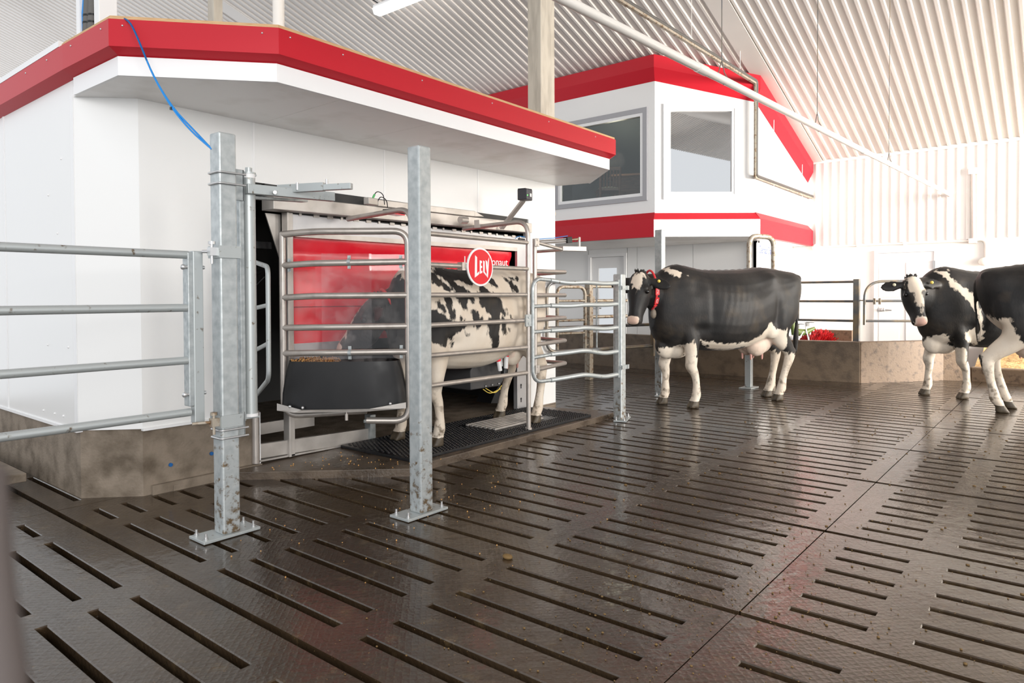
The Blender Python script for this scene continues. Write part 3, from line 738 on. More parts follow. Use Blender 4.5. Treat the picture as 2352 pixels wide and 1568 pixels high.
# red cover with a rolled upper edge and shallow waist
rings = []
prof = [(0,1.64),(.0,1.60),(.025,1.54),(.03,1.50),(.012,1.44),(.0,1.38),(.0,1.2),(.004,1.0),(.0,.86)]
m = MB(); vs = []
xs = [2.875, 3.0, 3.5, 4.0, 4.5, 5.0, 5.3, 5.40, 5.44]
for i, x in enumerate(xs):
    for d, z in prof:
        e = .02 if i in (0, 8) else 0
        vs.append((x, 4.40+d+e, z))
n = len(prof)
m.add(vs, [(i*n+j, (i+1)*n+j, (i+1)*n+j+1, i*n+j+1) for i in range(len(xs)-1) for j in range(n-1)], True)
rc = part('red_cover', m, ROBRED, t)
part('cover_seam', MB().box((2.88,4.396,1.125),(3.6,4.41,1.128)), BLACK, rc)
part('lower_panel', MB().box((2.88,4.40,.70),(3.32,4.42,.86)), STEEL, t)
part('frame_post', MB().box((2.815,4.33,.06),(2.835,4.40,1.80)).box((2.84,4.345,.06),(2.872,4.40,1.80)), BEIGE, t, bevel=.002)
part('rear_post', MB().box((5.44,4.352,.06),(5.61,4.40,1.47)), STEEL, t, bevel=.002)
for z in (1.48,1.02,.62,.30,.16): part('keyhole', MB().cyl((5.50,4.351,z),(5.50,4.349,z),.011,10).box((5.495,4.3485,z-.035),(5.505,4.3515,z)), BLACK, t)
ap = (5.339,4.395,1.543)
text('cover_lettering', 'Lely Astronaut', .105, WTEXT, t, (5.025, 4.392, 1.531), (1,0,0), (0,0,1), label='white lettering reading Lely Astronaut', sx=1.014)
# dark modules in the machine bay at left
part('cable_tray', MB().box((2.66,4.55,1.55),(2.83,5.2,1.60)).tube([(2.6,4.6,1.5),(2.75,4.7,1.36),(2.9,4.7,1.42)], .012, 8).tube([(2.6,4.6,1.45),(2.72,4.75,1.2),(2.86,4.7,1.35)], .01, 8), BLACK, t)
part('gusset', MB().extrude([(2.70,4.42,1.79),(2.82,4.42,1.79),(2.82,4.42,1.45)], (0,.01,0)), BEIGE, t)
# sill rail under the trough gate
part('sill_channel', MB().beam((2.588,4.37,0.136), (3.551,4.37,0.101), .03, .10), BEIGE, t, bevel=.003)
part('sill_foot', MB().beam((2.597,4.37,0.071), (3.317,4.37,0.057), .05, .012), BEIGE, t)
jp = (2.572,4.36,0.398)
part('jamb_tube', MB().cyl((jp[0],jp[1],.06),(jp[0],jp[1],.42),.026,14), TUBE, t)
ep = (3.555,4.37,0.125)
part('sill_end_post', MB().box((ep[0]-.01,4.33,.06),(ep[0]+.045,4.40,.26)).box((ep[0]-.08,4.32,.21),(ep[0]+.02,4.33,.235)), GALV, t, bevel=.002)
part('second_sill', MB().beam((2.793,4.72,0.217), (3.288,4.72,0.215), .03, .085), BEIGE, t)

t = thing('box_rails', 'stainless tube side of the milking box with two arches and six rails', 'railing', (3.98, 3.587, .07))
for x, xb, zb, nm in ((3.315,3.29,1.815,'arch_tube'),(4.636,4.56,1.835,'arch_tube')):
    part(nm, MB().tube(fillet([(xb,4.26,zb-.03),(x,3.587,zb),(x,3.587,.07)], .13, 8), .0195, 14), TUBE, t)
for z0, z1, xe2 in ((1.649,1.649,4.62),(1.426,1.428,4.62),(1.21,1.21,4.60),(.994,.995,4.575),(.777,.768,4.61),(.561,.553,4.61)):
    part('rail', MB().cyl((3.32,3.585,z0),(xe2,3.585,z1),.018,14), TUBE, t)
part('rail_clamp', MB().box((4.565,3.555,.945),(4.66,3.57,1.045)).cyl((4.60,3.55,.97),(4.60,3.56,.97),.009,8).cyl((4.60,3.55,1.02),(4.60,3.56,1.02),.009,8), GALV, t)
part('arch_foot', MB().cyl((4.636,3.587,.07),(4.636,3.587,.085),.03,14), TUBE, t)
ex = (5.855,4.25,1.859)
part('motor_capsule', MB().cyl((4.377,4.05,1.85), (4.295,4.05,1.847), .03, 16), BEIGE, t)
part('motor_bracket', MB().box((4.55,4.06,1.80),(4.78,4.12,1.87)), BEIGE, t)
t = thing('round_sign', 'round red sign with white rim and lettering on the milking box rail', 'sign', (3.986,3.55,1.425))
sp = Vector((3.988,3.552,1.425))
part('rim', MB().cyl(sp+Vector((0,.006,0)), sp+Vector((0,-.004,0)), .148, 40), WTRIM, t)
part('face', MB().cyl(sp+Vector((0,-.003,0)), sp+Vector((0,-.0075,0)), .133, 40), SIGNRED, t)
# hand-drawn block letters: heavy outlines, tall outer letters
def glyph(pl): return MB().extrude([(sp.x+a, sp.y-.0075, sp.z+b) for a, b in pl], (0,-.003,0))
def P_(pts): return [((x-862)/6.032*.00352, -(y-185)/6.032*.00352) for x, y in pts]
for pts in ([(748,38),(785,62),(781,275),(826,245),(822,283),(740,328)],
            [(838,100),(880,108),(880,135),(862,133),(862,172),(882,172),(882,198),(862,198),(862,243),(886,236),(886,262),(838,278)],
            [(906,100),(934,110),(934,248),(962,276),(962,300),(906,255)],
            [(955,92),(985,112),(992,190),(1003,100),(1024,55),(1006,260),(998,328),(968,300),(980,255),(966,200)]):
    part('letter', glyph(P_(pts)), WTEXT, t)
part('sign_clamp', MB().box((sp.x-.19,3.56,sp.z-.03),(sp.x-.15,3.61,sp.z+.03)).box((sp.x-.16,3.556,sp.z-.012),(sp.x+.1,3.566,sp.z+.012)), TUBE, t)

# camera box on its arm, switch and drive parts over the box
t = thing('sensor_camera', 'dark grey camera box with green light on a slanted arm', 'camera', (5.019,3.922,2.12))
c0 = (4.982,3.888,2.117); e0 = (5.035,4.212,1.838)
part('housing', MB().cbox(c0, (.11,.10,.10), R(10)), M('dark_housing', (.045,.045,.055), .45), t, bevel=.008)
vent = MB()
for k in range(5): vent.cbox((c0[0]-.045+.022*k, c0[1]-.0, c0[2]+.052), (.008,.08,.006), R(10))
part('cooling_fin', vent, BLACK, t)
part('label_plate', MB().cbox((c0[0]+.015,c0[1]-.0535,c0[2]-.005),(.03,.004,.03), R(10)), PLASTW, t)
part('led', MB().ball((c0[0]-.035,c0[1]-.056,c0[2]-.01), .006, n=8), LENS, t)
part('arm', MB().beam((c0[0],c0[1]+.02,c0[2]-.05), e0, .05, .022), BEIGE, t, bevel=.003)
t = thing('limit_switch', 'small steel switch with looping wires on the left bent tube', 'switch', (3.296,4.0,1.894))
q = (3.296,4.0,1.894)
part('switch_body', MB().cbox(q, (.10,.05,.05), R(8)), BEIGE, t, bevel=.004)
part('wire', MB().tube(fillet([(q[0]+.02,q[1],q[2]+.02),(q[0]+.05,q[1],q[2]+.085),(q[0]+.12,q[1],q[2]+.07),(q[0]+.13,q[1],q[2]-.01)], .05, 6), .0035, 6).tube(fillet([(q[0]+.06,q[1],q[2]+.0),(q[0]+.09,q[1],q[2]+.05),(q[0]+.15,q[1],q[2]+.03),(q[0]+.16,q[1],q[2]-.03)], .05, 6), .0035, 6), BLACK, t)
part('plug', MB().cyl((q[0]+.015,q[1],q[2]+.02),(q[0]+.035,q[1],q[2]+.055),.008,8), M('green_plug', (.1,.45,.15), .5), t)
t = thing('tail_light_unit', 'flat black unit with a red underside hung below the left bent tube', 'sensor', (3.477,3.95,1.828))
q = (3.477,3.95,1.831)
part('unit_body', MB().cbox(q, (.17,.09,.03), R(10)), BLACK, t, bevel=.006)
part('unit_lens', MB().cbox((q[0],q[1]-.005,q[2]-.019), (.14,.08,.008), R(10)), ROBRED, t)

# ================================================================ entry gate with hairpin bars, air cylinder
t = thing('entry_gate', 'stainless hairpin entry gate behind the galvanised telescopic gate', 'gate', (4.74, 3.60, .5))
hx = (4.727,3.585,1.121)
part('hinge_tube', MB().cyl((hx[0],hx[1],0.526),(hx[0],hx[1],1.687),.019,14), TUBE, t)
bx = (5.365,4.053,1.111); tx = (5.325,3.673,1.113)
for z0, z1, z2 in ((1.412,1.421,1.41),(1.207,1.206,1.208),
                   (0.995,0.996,1.001),(0.783,0.785,0.79),(0.567,0.575,0.571)):
    part('hairpin_bar', MB().tube(fillet([(hx[0],hx[1],z0),(tx[0],tx[1],z1),(bx[0],bx[1],z2)], .045, 7), .0185, 12), TUBE, t)
for z in (1.655, 0.574):
    part('hinge_plate', MB().box((hx[0]-.03,hx[1]-.03,z-.035),(hx[0]+.03,hx[1]-.022,z+.035)).cyl((hx[0],hx[1]-.034,z-.022),(hx[0],hx[1]-.02,z-.022),.01,8).cyl((hx[0],hx[1]-.034,z+.022),(hx[0],hx[1]-.02,z+.022),.01,8), BEIGE, t, bevel=.004)
t = thing('air_cylinder', 'pneumatic gate cylinder with black end cap above the hairpin gate', 'actuator', (5.053,3.63,1.681))
part('barrel', MB().cyl((4.785,3.641,1.663), (5.168,3.568,1.696), .017, 12), TUBE, t)
for dy in (-5,0,5):
    part('tie_rod', MB().cyl((4.769,3.629,1.661)[:2]+(1.661+dy*.0036,), (5.143,3.55,1.694)[:2]+(1.694+dy*.0036,), .004, 6), STEEL, t)
part('end_cap', MB().beam((5.157,3.565,1.7), (5.218,3.554,1.707), .055, .055), BLACK, t, bevel=.004)
part('piston_rod', MB().cyl((5.218,3.554,1.707), (5.337,3.534,1.721), .008, 8).ball((5.29,3.546,1.714), .013, n=8), DARKST, t)
part('pin', MB().cyl((5.336,3.534,1.649), (5.338,3.535,1.737), .011, 10), BEIGE, t)
part('bracket_arm', MB().beam((5.099,3.572,1.623), (5.4,3.518,1.631), .05, .042), BEIGE, t, bevel=.003)
part('brace_tube', MB().cyl((4.753,3.602,1.662), (5.103,3.566,1.615), .015, 10).cyl((5.19,3.934,1.615), (5.144,3.594,1.614), .015, 10), TUBE, t)
part('air_hose', MB().tube([(4.786,3.641,1.689), (4.972,3.571,1.708), (5.179,3.556,1.74)], .0035, 6), BLUE, t)
part('air_hose', MB().tube(fillet([(4.918,3.955,1.722), (4.941,3.928,1.746), (4.976,3.885,1.734)], .03), .0035, 6), BLUE, t)
part('valve', MB().cbox((4.955,3.909,1.714), (.08,.02,.018)), BLACK, t)

# ================================================================ telescopic rail gate to the short post
t = thing('telescopic_gate', 'galvanised five rail telescopic gate between milking box and short post', 'gate', (5.2, 3.50, .4))
Lx = (4.655, 3.555)
left = [1.35,1.112,0.895,0.678,0.469]
mx = (4.892,3.525,1.119); nx_ = (5.19,3.443,1.116); rx_ = (5.755,3.382,1.109)
mz = [1.335,1.116,0.9,0.693,0.47]
nz = [1.322,1.12,0.914,0.711,0.493]
rz_ = [1.32,1.122,0.898,0.67,0.451]
part('end_loop', MB().tube(fillet([(mx[0],mx[1],mz[0]),(Lx[0],Lx[1],left[0]),(Lx[0],Lx[1],left[4]),(mx[0],mx[1],mz[4])], .11, 8), .0165, 12), GALV, t)
for i in range(1, 4): part('inner_rail', MB().cyl((Lx[0],Lx[1],left[i]),(mx[0],mx[1],mz[i]),.0155,12), GALV, t)
for i in range(5):
    part('outer_rail', MB().tube(fillet([(mx[0]-.02,mx[1],mz[i]),(nx_[0]-.12,nx_[1]+.02,nz[i]-.01),(nx_[0]+.05,nx_[1]-.02,nz[i]),(rx_[0]-.2,rx_[1]+.02,rz_[i]-.008),(rx_[0],rx_[1],rz_[i])], .08, 5), .0205, 12), GALVD, t)
part('end_bar', MB().box((rx_[0]-.01,rx_[1]-.02,rz_[4]-.03),(rx_[0]+.02,rx_[1]+.02,rz_[0]+.03)), GALV, t)
for z in (1.275, 0.517):
    part('post_clamp', MB().box((5.76,3.335,z-.02),(5.90,3.342,z+.02)).box((5.856,3.33,z-.02),(5.864,3.44,z+.02)).cyl((5.775,3.33,z),(5.775,3.345,z),.014,8), GALV, t)

# second gate behind, hinged on the post behind the cow
t = thing('rear_gate', 'low dark galvanised rail gate hinged behind the muzzle of the black cow', 'gate', (7.0, 4.0, .6))
A_ = (5.897,4.317,1.103); B_ = (7.412,3.873,0.854)
zz = (1.35, 0.859, 0.607)
part('loop_tube', MB().tube(fillet([(B_[0],B_[1],zz[0]-.02),(A_[0],A_[1],zz[0]),(A_[0],A_[1],zz[2]),(B_[0],B_[1],zz[2])], .13, 8), .0185, 12), DARKST, t)
part('rail', MB().cyl((A_[0],A_[1],zz[1]),(B_[0],B_[1],zz[1]), .0185, 12), DARKST, t)
part('end_plate', MB().box((B_[0]-.02,B_[1]-.02,zz[2]-.12),(B_[0]+.02,B_[1]+.02,zz[0])), DARKST, t)
ds = (6.567,4.121,0.902)
part('drop_rod', MB().cyl((ds[0],ds[1],zz[2]),(ds[0],ds[1],zz[0]+.0),.009,8), GALV, t)
# far rusty gates by the office door
t = thing('door_gate', 'worn beige tube gate with rounded corners in front of the office door', 'gate', (7.874,5.367,0.893))
zq = (1.322, 1.131, 0.863, 0.684, 0.404)
a = (7.68,5.448,0.897); b = (8.171,5.319,0.886)
part('frame_tube', MB().tube(fillet([(a[0],a[1],zq[4]),(a[0],a[1],zq[0]),(b[0],b[1],zq[0]),(b[0],b[1],zq[4])], .12, 8), .024, 12), RUST, t)
for z in zq[1:4]: part('cross_bar', MB().cyl((a[0],a[1],z),(b[0],b[1],z),.018,10), RUST, t)
fq = (8.374,5.385,0.879)
for z in (zq[0]-.12, zq[4]+.1): part('hinge', MB().cyl((b[0],b[1],z),(fq[0],fq[1],z),.014,8), RUST, t)
t = thing('door_fence', 'worn steel post with three rails between office door and black cow', 'fence', (8.369,5.39,0.817))
a = (8.374,5.385,0.879); b = (9.067,5.166,0.864)
part('fence_post', MB().box((a[0]-.045,a[1]-.045,0),(a[0]+.045,a[1]+.045,1.388)), RUST, t, bevel=.006)
part('latch_sleeve', MB().box((a[0]-.06,a[1]-.06,1.065),(a[0]+.06,a[1]+.06,1.19)), RUST, t)
for z in (1.333, 1.127, 0.898):
    part('rail', MB().cyl((a[0],a[1],z),(b[0],b[1],z),.024,10), RUST, t)

# ================================================================ feed trough gate
t = thing('feed_gate', 'stainless swinging feed gate with black trough and clear acrylic shield', 'gate', (3.07,4.034,0.955))
T = Vector
fl = T((2.71,4.23,1.144)); fm = T((2.792,3.986,1.144)); fr = T((3.246,3.553,1.14)); fk = T((3.175,3.641,1.141))
def at_(p, z): return (p.x, p.y, z)
ztl, ztm, ztr = 1.629, 1.64, 1.648
zbl, zbr = 0.38, 0.346
zbm = 0.423
fz = T((3.036,3.748,1.142))
part('frame_tube', MB().tube(fillet([at_(fz,zbm),at_(fl,zbl),at_(fl,ztl+.012)], .12, 8), .023, 14), TUBE, t)
part('frame_tube', MB().tube(fillet([at_(fl,ztl),at_(fm,ztm),at_(fr,ztr),at_(fr,zbr),at_(fz,zbr+.01)], .10, 8), .023, 14), TUBE, t)
for y0, y1, y2 in ((1.416,1.426,1.439),(1.195,1.206,1.209),
                   (0.988,0.994,0.997),(0.812,0.821,0.821)):
    part('rail', MB().tube(fillet([at_(fl,y0),at_(fm,y1),at_(fr,y2)], .08, 5), .0215, 14), TUBE, t)
fn = T((0.776,0.63,-0.019)); fn.z = 0; fn.normalize()
sh = [fl+fn*.03+T((0.63,-0.776,-0.004))*.05, fm+fn*.03, fr+fn*.03-T((0.63,-0.776,-0.004))*.02]
zs0, zs1 = 0.755, 1.49
m = MB()
for p, q in ((sh[0],sh[1]),(sh[1],sh[2])): m.quad(at_(p,zs0),at_(q,zs0),at_(q,zs1),at_(p,zs1-(.015 if p is sh[0] else 0)))
part('acrylic_shield', m, PLEXI, t)
m = MB()
p, q = sh[1].lerp(sh[2],.07), sh[1].lerp(sh[2],.62)
m.quad(at_(p-fn*.006,zs0),at_(q-fn*.006,zs0),at_(q-fn*.006,zs1+.005),at_(p-fn*.006,zs1+.005))
part('acrylic_patch', m, PLEXI, t, label='extra clear acrylic sheet')
for (x, y) in ((fm.lerp(fr,.37), 1.435), (fr-T((0.63,-0.776,-0.004))*.05, 1.439), (fm.lerp(fr,.37), 0.819), (fr-T((0.63,-0.776,-0.004))*.05, 0.821), (fl+T((0.63,-0.776,-0.004))*.045, 1.418)):
    m = MB(); c = x-fn*.0
    rt_ = T((0.63,-0.776,-0.004)); rt_.z = 0; rt_.normalize()
    for a, b, o in ((-.045,-.020,.02),(.020,.045,.02)):
        m.beam(at_(c+fn*(.006),y+a), at_(c+fn*(.006),y+b), .022, .006, up=fn)
    m.tube([at_(c+rt_*(-.011)-fn*.0,y)]+[at_(c+rt_*.011,y)], .0238, 14)
    m.cyl(at_(c-fn*.0,y+.034), at_(c-fn*.008,y+.034), .006, 8).cyl(at_(c,y-.034), at_(c-fn*.008,y-.034), .006, 8)
    part('saddle_clamp', m, GALV, t)
# curved black trough
rt_ = T((0.63,-0.776,-0.004)); rt_.z = 0; rt_.normalize()
cx = T((2.979,3.897,1.142))
rings = []
for z, hw, dp in ((0.44,.425,.16),(0.545,.42,.16),(0.694,.395,.15),(0.766,.375,.14)):
    ring = []
    for k in range(28):
        a = math.pi*k/27
        sx_ = -math.cos(a); cy_ = math.sin(a)
        ring.append(at_(cx + rt_*hw*math.copysign(abs(sx_)**.55, sx_) - fn*dp*cy_**.6, z))
    for k in range(5): ring.append(at_(cx + rt_*hw*(1-2*(k+1)/6) + fn*.30, z))
    rings.append(ring)
m = MB(); nn = len(rings[0])
m.add([p for q in rings for p in q], [(i*nn+k, i*nn+(k+1) % nn, (i+1)*nn+(k+1) % nn, (i+1)*nn+k) for i in range(3) for k in range(nn)], True)
m.add(rings[0], [tuple(range(nn))]); m.add([T(p)-T((0,0,.06)) for p in rings[3]], [tuple(range(nn))])
part('trough', m, BLACK, t)
m = MB(); zt_ = rings[3][0][2]
for k in range(420):
    p = cx + rt_*random.uniform(-.36,-.08) + fn*random.uniform(-.05,.2)
    m.ball(at_(p, zt_-.015+random.uniform(-.02,.022)*1), .007, n=4)
part('feed', m, FEED, t, kind='stuff')
zl = 0.452
part('trough_plate', MB().extrude([at_(cx-rt_*.42-fn*.165,zl-.008),at_(cx-rt_*.30-fn*.185,zl-.02),at_(cx+rt_*.2-fn*.185,zl-.012),at_(cx+rt_*.435-fn*.14,zl+.0),at_(cx+rt_*.435-fn*.14,zl+.04),at_(cx+rt_*.2-fn*.19,zl+.005),at_(cx-rt_*.25-fn*.19,zl+.0),at_(cx-rt_*.42-fn*.165,zl+.04)], fn*.006), BEIGE, t)
for a, dz in ((-.33,.02),(-.245,.012),(.335,.035)): part('plate_bolt', MB().ball(at_(cx+rt_*a-fn*(.175 if a<0 else .165),zl+dz), .011, n=8), BOLT, t)
part('lock_pin', MB().cyl(at_(cx+rt_*.042-fn*.16,zl-.01), at_(cx+rt_*.042-fn*.16,zl-.03), .005, 8).cyl(at_(cx+rt_*.042-fn*.16,zl-.03), at_(cx+rt_*.042-fn*.16,zl-.075), .011, 10), TUBE, t)

# ================================================================ mat, grate, robot arm under the cow
t = thing('rubber_mat', 'black studded rubber mat on the plinth under the milking box', 'mat', (4.4, 3.95, .05))
mh = MB().prism([(3.27,3.555),(5.56,3.556),(5.585,3.57),(5.575,4.33),(3.26,4.335)], .05, .072)
part('mat_sheet', mh, RUBBER, t, bevel=.004)
st = MB()
random.seed(3)
for i in range(66):
    for j in range(24):
        x = 3.30+.0345*i+(.017 if j % 2 else 0); y = 3.575+.0315*j
        if 4.36 < x < 5.26 and 3.72 < y < 4.16: continue
        st.add([(x-.010,y-.007,.072),(x+.010,y-.007,.072),(x+.010,y+.007,.072),(x-.010,y+.007,.072),(x-.006,y-.004,.0785),(x+.006,y-.004,.0785),(x+.006,y+.004,.0785),(x-.006,y+.004,.0785)],
               [(4,5,6,7),(0,1,5,4),(1,2,6,5),(2,3,7,6),(3,0,4,7)])
part('stud', st, RUBBER, t, kind='stuff')
part('drain_pit', MB().box((4.40,3.75,.0725),(5.22,4.12,.0735)), BLACK, t)
t = thing('drain_grate', 'pale slatted drain grate set in the black mat behind the hind hooves', 'grate', (4.8, 3.93, .07))
for k in range(7):
    y = 3.78+.052*k
    part('bar', MB().box((4.41,y-.014,.0738),(5.21-(.12 if k < 2 else 0),y+.014,.09)), BEIGE, t, bevel=.003)

t = thing('milking_manipulator', 'dark robot arm with red and white teat cups under the spotted cow', 'robot arm', (4.75, 4.25, .4))
ax0, ax1 = 4.07, 4.312
pts = [(4.344,3.98,0.402), (4.735,3.98,0.399), (4.784,3.98,0.453), (4.689,3.98,0.648), (4.618,3.98,0.68), (4.446,3.98,0.666), (4.34,3.98,0.57)]
part('arm_cover', MB().extrude(pts, (.0,.34,0)), M('arm_grey', (.06,.06,.062), .4), t, bevel=.008)
part('arm_side', MB().extrude([(4.344,3.985,0.398), (4.349,4.2,0.41), (4.383,4.2,0.552), (4.472,4.2,0.629), (4.524,4.05,0.656)], (0,.2,0)), BLACK, t)
for px, (c0_, c1_, hd) in enumerate((((4.516,3.8,0.566), (4.488,3.8,0.687), .021), ((4.64,3.84,0.572), (4.653,3.84,0.719), .022), ((4.635,3.89,0.588), (4.624,3.89,0.718), .02))):
    v = T(c1_)-T(c0_)
    cu = part('teat_cup', MB().cyl(c0_, T(c0_)+v*.7, hd*.9, 14), PLASTW, t)
    part('cup_liner', MB().cyl(T(c0_)+v*.68, c1_, hd, 14), ROBRED, cu)
part('cup_base', MB().cyl((4.616,3.84,0.51), (4.628,3.84,0.569), .03, 12), BLACK, t)
part('arm_cable', MB().tube(fillet([(4.489,3.97,0.395), (4.575,3.97,0.344), (4.723,3.97,0.374)], .06, 6), .004, 6).tube(fillet([(4.523,3.97,0.399), (4.651,3.97,0.335), (4.741,3.97,0.403)], .06, 6), .004, 6), TAG, t)
bl = MB()
for p in ((4.526,3.972,0.418),(4.613,3.972,0.42),(4.702,3.972,0.423)): bl.ball(p, .009, n=8)
part('cover_bolt', bl, BOLT, t)
part('arm_foot', MB().extrude([(5.205,4.5,0.136), (5.353,4.5,0.118), (5.354,4.5,0.317), (5.286,4.5,0.258)], (0,.2,0)), BLACK, t)

# ================================================================ roof clutter and hanging pipes
t = thing('service_riser', 'white service column with blue hose and foam wrapped pipes on the canopy roof', 'column', (1.75, 4.7, 2.68))
m = MB(); a = (1.769,4.75,2.895); b = (1.877,4.75,2.982)
part('column', MB().box((a[0],4.75,2.684),(b[0],4.83,4.3)), WTRIM, t, bevel=.004)
a = (1.748,5.0,2.95); b = (1.766,5.0,2.955)
part('side_strip', MB().box((a[0],5.0,2.684),(b[0],5.06,4.3)), WTRIM, t)
for p0, p1, rr in (((1.76,4.92,2.884),(1.781,4.92,3.272),.027),((1.773,4.88,2.884),(1.794,4.88,3.265),.027),((1.809,4.9,2.916),(1.819,4.9,3.28),.018)):
    pt = part('foam_pipe', MB().cyl(p0, p1, rr, 14), FOAM, t)
    for k in (.18,.3,.6): 
        c = T(p0).lerp(T(p1), k); part('pipe_band', MB().cyl(c-T((0,0,.006)), c+T((0,0,.006)), rr+.002, 14), BLACK, pt)
part('blue_hose', MB().tube([(1.763,4.97,2.914),(1.762,4.97,3.03),(1.783,4.97,3.288)], .014, 10), BLUE, t)
t = thing('roof_post', 'grey square post standing on the canopy roof at upper left', 'post', (3.002,5.6,3.488))
a = (2.965,5.6,3.567); b = (3.045,5.6,3.592)
part('post_body', MB().box((a[0],5.6,2.6),(b[0],5.7,6.2)), POSTM, t, bevel=.004)
single('vent_pipe', MB().cyl((3.127,4.9,2.6),(3.127,4.9,6.2),.045,18), PVC, 'white vertical plastic pipe rising from the canopy roof', 'pipe', (3.126,4.9,3.334))
t = thing('blue_cable', 'pair of thin blue cables from the canopy roof to the left post', 'cable', (1.638,3.979,2.684))
for o_ in (0, .012):
    part('strand', MB().tube(fillet([(1.687,4.318,2.804), (1.584,3.965,2.697), (1.572,3.819,2.63), (1.593,3.759,2.509), (1.628,3.695,2.337), T((1.687,3.617,2.169))+T((o_*.3,0,o_*.3)), T((1.727,3.499,2.042))+T((o_,0,o_)), (1.756,3.35,1.938)], .1, 4), .0048, 8), BLUE, t)
part('cable_tie', MB().cbox((1.687,3.617,2.171), (.02,.016,.014)), BLACK, t)
# strip light under the ceiling
e0 = T((7.139,8.481,5.629))
t = thing('strip_light', 'glowing white fluorescent strip light under the corrugated ceiling', 'ceiling light', e0)
L2 = T((0,-1.35,0)); L2.z = 0
part('light_body', MB().beam(e0+T((0,0,.055)), e0+L2+T((0,0,.055)), .16, .05), WTRIM, t)
part('diffuser', MB().extrude([e0+T((-.09,0,.03)), e0+T((.09,0,.03)), e0+T((.06,0,-.05)), e0+T((-.06,0,-.05))], L2), LAMP, t)
part('feed_wire', MB().tube(fillet([e0+T((0,-.1,.08)), e0+T((-.2,.1,.25)), e0+T((0,.25,.4))], .1), .008, 6), BLACK, t)
# long white pipe
zp = 2.863
t = thing('vacuum_pipe', 'long white plastic pipe hung across the hall to the far wall', 'pipe', (8, 2.0, zp))
part('pipe_run', MB().cyl((.6,2.40,zp),(13.69,1.63,zp),.0305,18), PVC, t)
for x in (4.8, 8.8, 12.2): part('pipe_joint', MB().cyl((x,2.40-.0588*(x-.6),zp),(x+.14,2.40-.0588*(x+.14-.6),zp),.035,18), PVC, t)
for x, dz in ((5.2,3.8),(7.3,3.0),(9.9,2.05)):
    y = 2.40-.0588*(x-.6)
    part('hanger_wire', MB().cyl((x,y,zp+.14),(x,y,zc(x)-.0),.004,5).tube(fillet([(x-.1,y,zp-.0),(x-.06,y-.0,zp+.04),(x,y,zp+.15),(x+.05,y,zp+.06),(x+.06,y-.035,zp),(x+.03,y,zp-.037)], .03, 4), .004, 5), DARKST, t)
# wooden strip with wrapped conduit along the office
zk = 4.5
t = thing('cable_batten', 'wooden batten with dark wrapped cable hung beside the office bay', 'cable run', (9, 3.95, zk))
k0_ = T((2.6,4.08,zk)); k1_ = T((10.783,3.88,4.484)); k2_ = T((k1_.x,k1_.y,3.034)); k3_ = T((13.676,3.842,3.013))
part('batten', MB().beam(k0_, k1_, .04, .03).beam(k1_, k2_, .03, .03, up=(1,0,0)).beam(k2_, k3_, .03, .03), RUST, t)
cbp = [k0_+T((0,0,.035)), k1_+T((.04,-.01,.035)), k2_+T((.04,-.01,.02)), k3_+T((0,0,.03))]
part('conduit', MB().tube(fillet(cbp, .06, 5), .026, 10), M('grey_conduit', (.085,.08,.075), .6), t)
wr = MB()
for k in range(60):
    c = cbp[0].lerp(cbp[1], .35+.65*k/60); d = (cbp[1]-cbp[0]).normalized(); wr.cyl(c-d*.008, c+d*.008, .025, 8)
part('cable_wrap', wr, BLACK, t, kind='stuff')
for x in (6.9, 8.6, 10.2):
    y = 4.08+(k1_.y-4.08)*(x-2.6)/(k1_.x-2.6)
    part('hanger_wire', MB().cyl((x,y,zk),(x,y,zc(x)),.004,5), PVC, t)
for p0, p1 in (((11.596,3.859,2.821),(11.62,3.871,4.181)),((13.138,3.864,2.831),(13.155,3.873,3.82))):
    part('hanger_wire', MB().cyl(p0, p1, .005, 5), PVC, t)
# conduits on the ceiling behind the canopy and at the far corner
t = thing('ceiling_conduit', 'thin grey conduit with a junction box on the ceiling at upper left', 'conduit', (7.251,11.221,6.35))
part('conduit_tube', MB().cyl((7.091,12.05,6.296), (7.522,10.417,6.533), .022, 8), DARKST, t)
part('conduit_bend', MB().tube(fillet([(6.724,12.349,6.477), (6.814,12.243,6.639), (6.963,12.053,6.411), (7.124,11.851,6.296)], .2, 6), .02, 8), POSTM, t)
part('junction_box', MB().cbox((7.114,11.863,6.313), (.16,.12,.10)), DARKST, t, bevel=.01)
t = thing('wall_conduit', 'white conduit line along the far wall with round junction box', 'conduit', (13.66,2.496,2.081))
c = [(13.665,3.789,2.089), (13.665,1.315,2.079)]
part('conduit_run', MB().cyl(c[0], c[1], .014, 10), PVC, t)
part('corner_box', MB().ball(c[0], .07, .05, .06, n=10), PVC, t)
for px in (0.3, 0.6): 
    q = T(c[0]).lerp(T(c[1]), px); part('strap', MB().cbox(q, (.03,.05,.05)), PVC, t)
v0 = (13.66,1.323,3.222); v1 = (13.66,1.303,2.107)
part('drop_pipe', MB().cyl(v0, v1, .028, 12), M('grey_pvc', (.62,.58,.54), .4), t)
part('drop_cap', MB().cbox((v0[0],v0[1],v0[2]), (.06,.12,.10)), PVC, t)
part('tee_box', MB().cbox((13.65,1.314,2.078), (.06,.12,.08)), PVC, t, bevel=.01)
part('lower_bend', MB().tube(fillet([(13.66,1.297,2.106), (13.66,1.131,2.083), (13.66,1.128,1.743)], .1, 6), .026, 10), PVC, t)
part('round_box', MB().ball((13.64,1.15,1.729), .04, .085, .07, n=12), PVC, t)
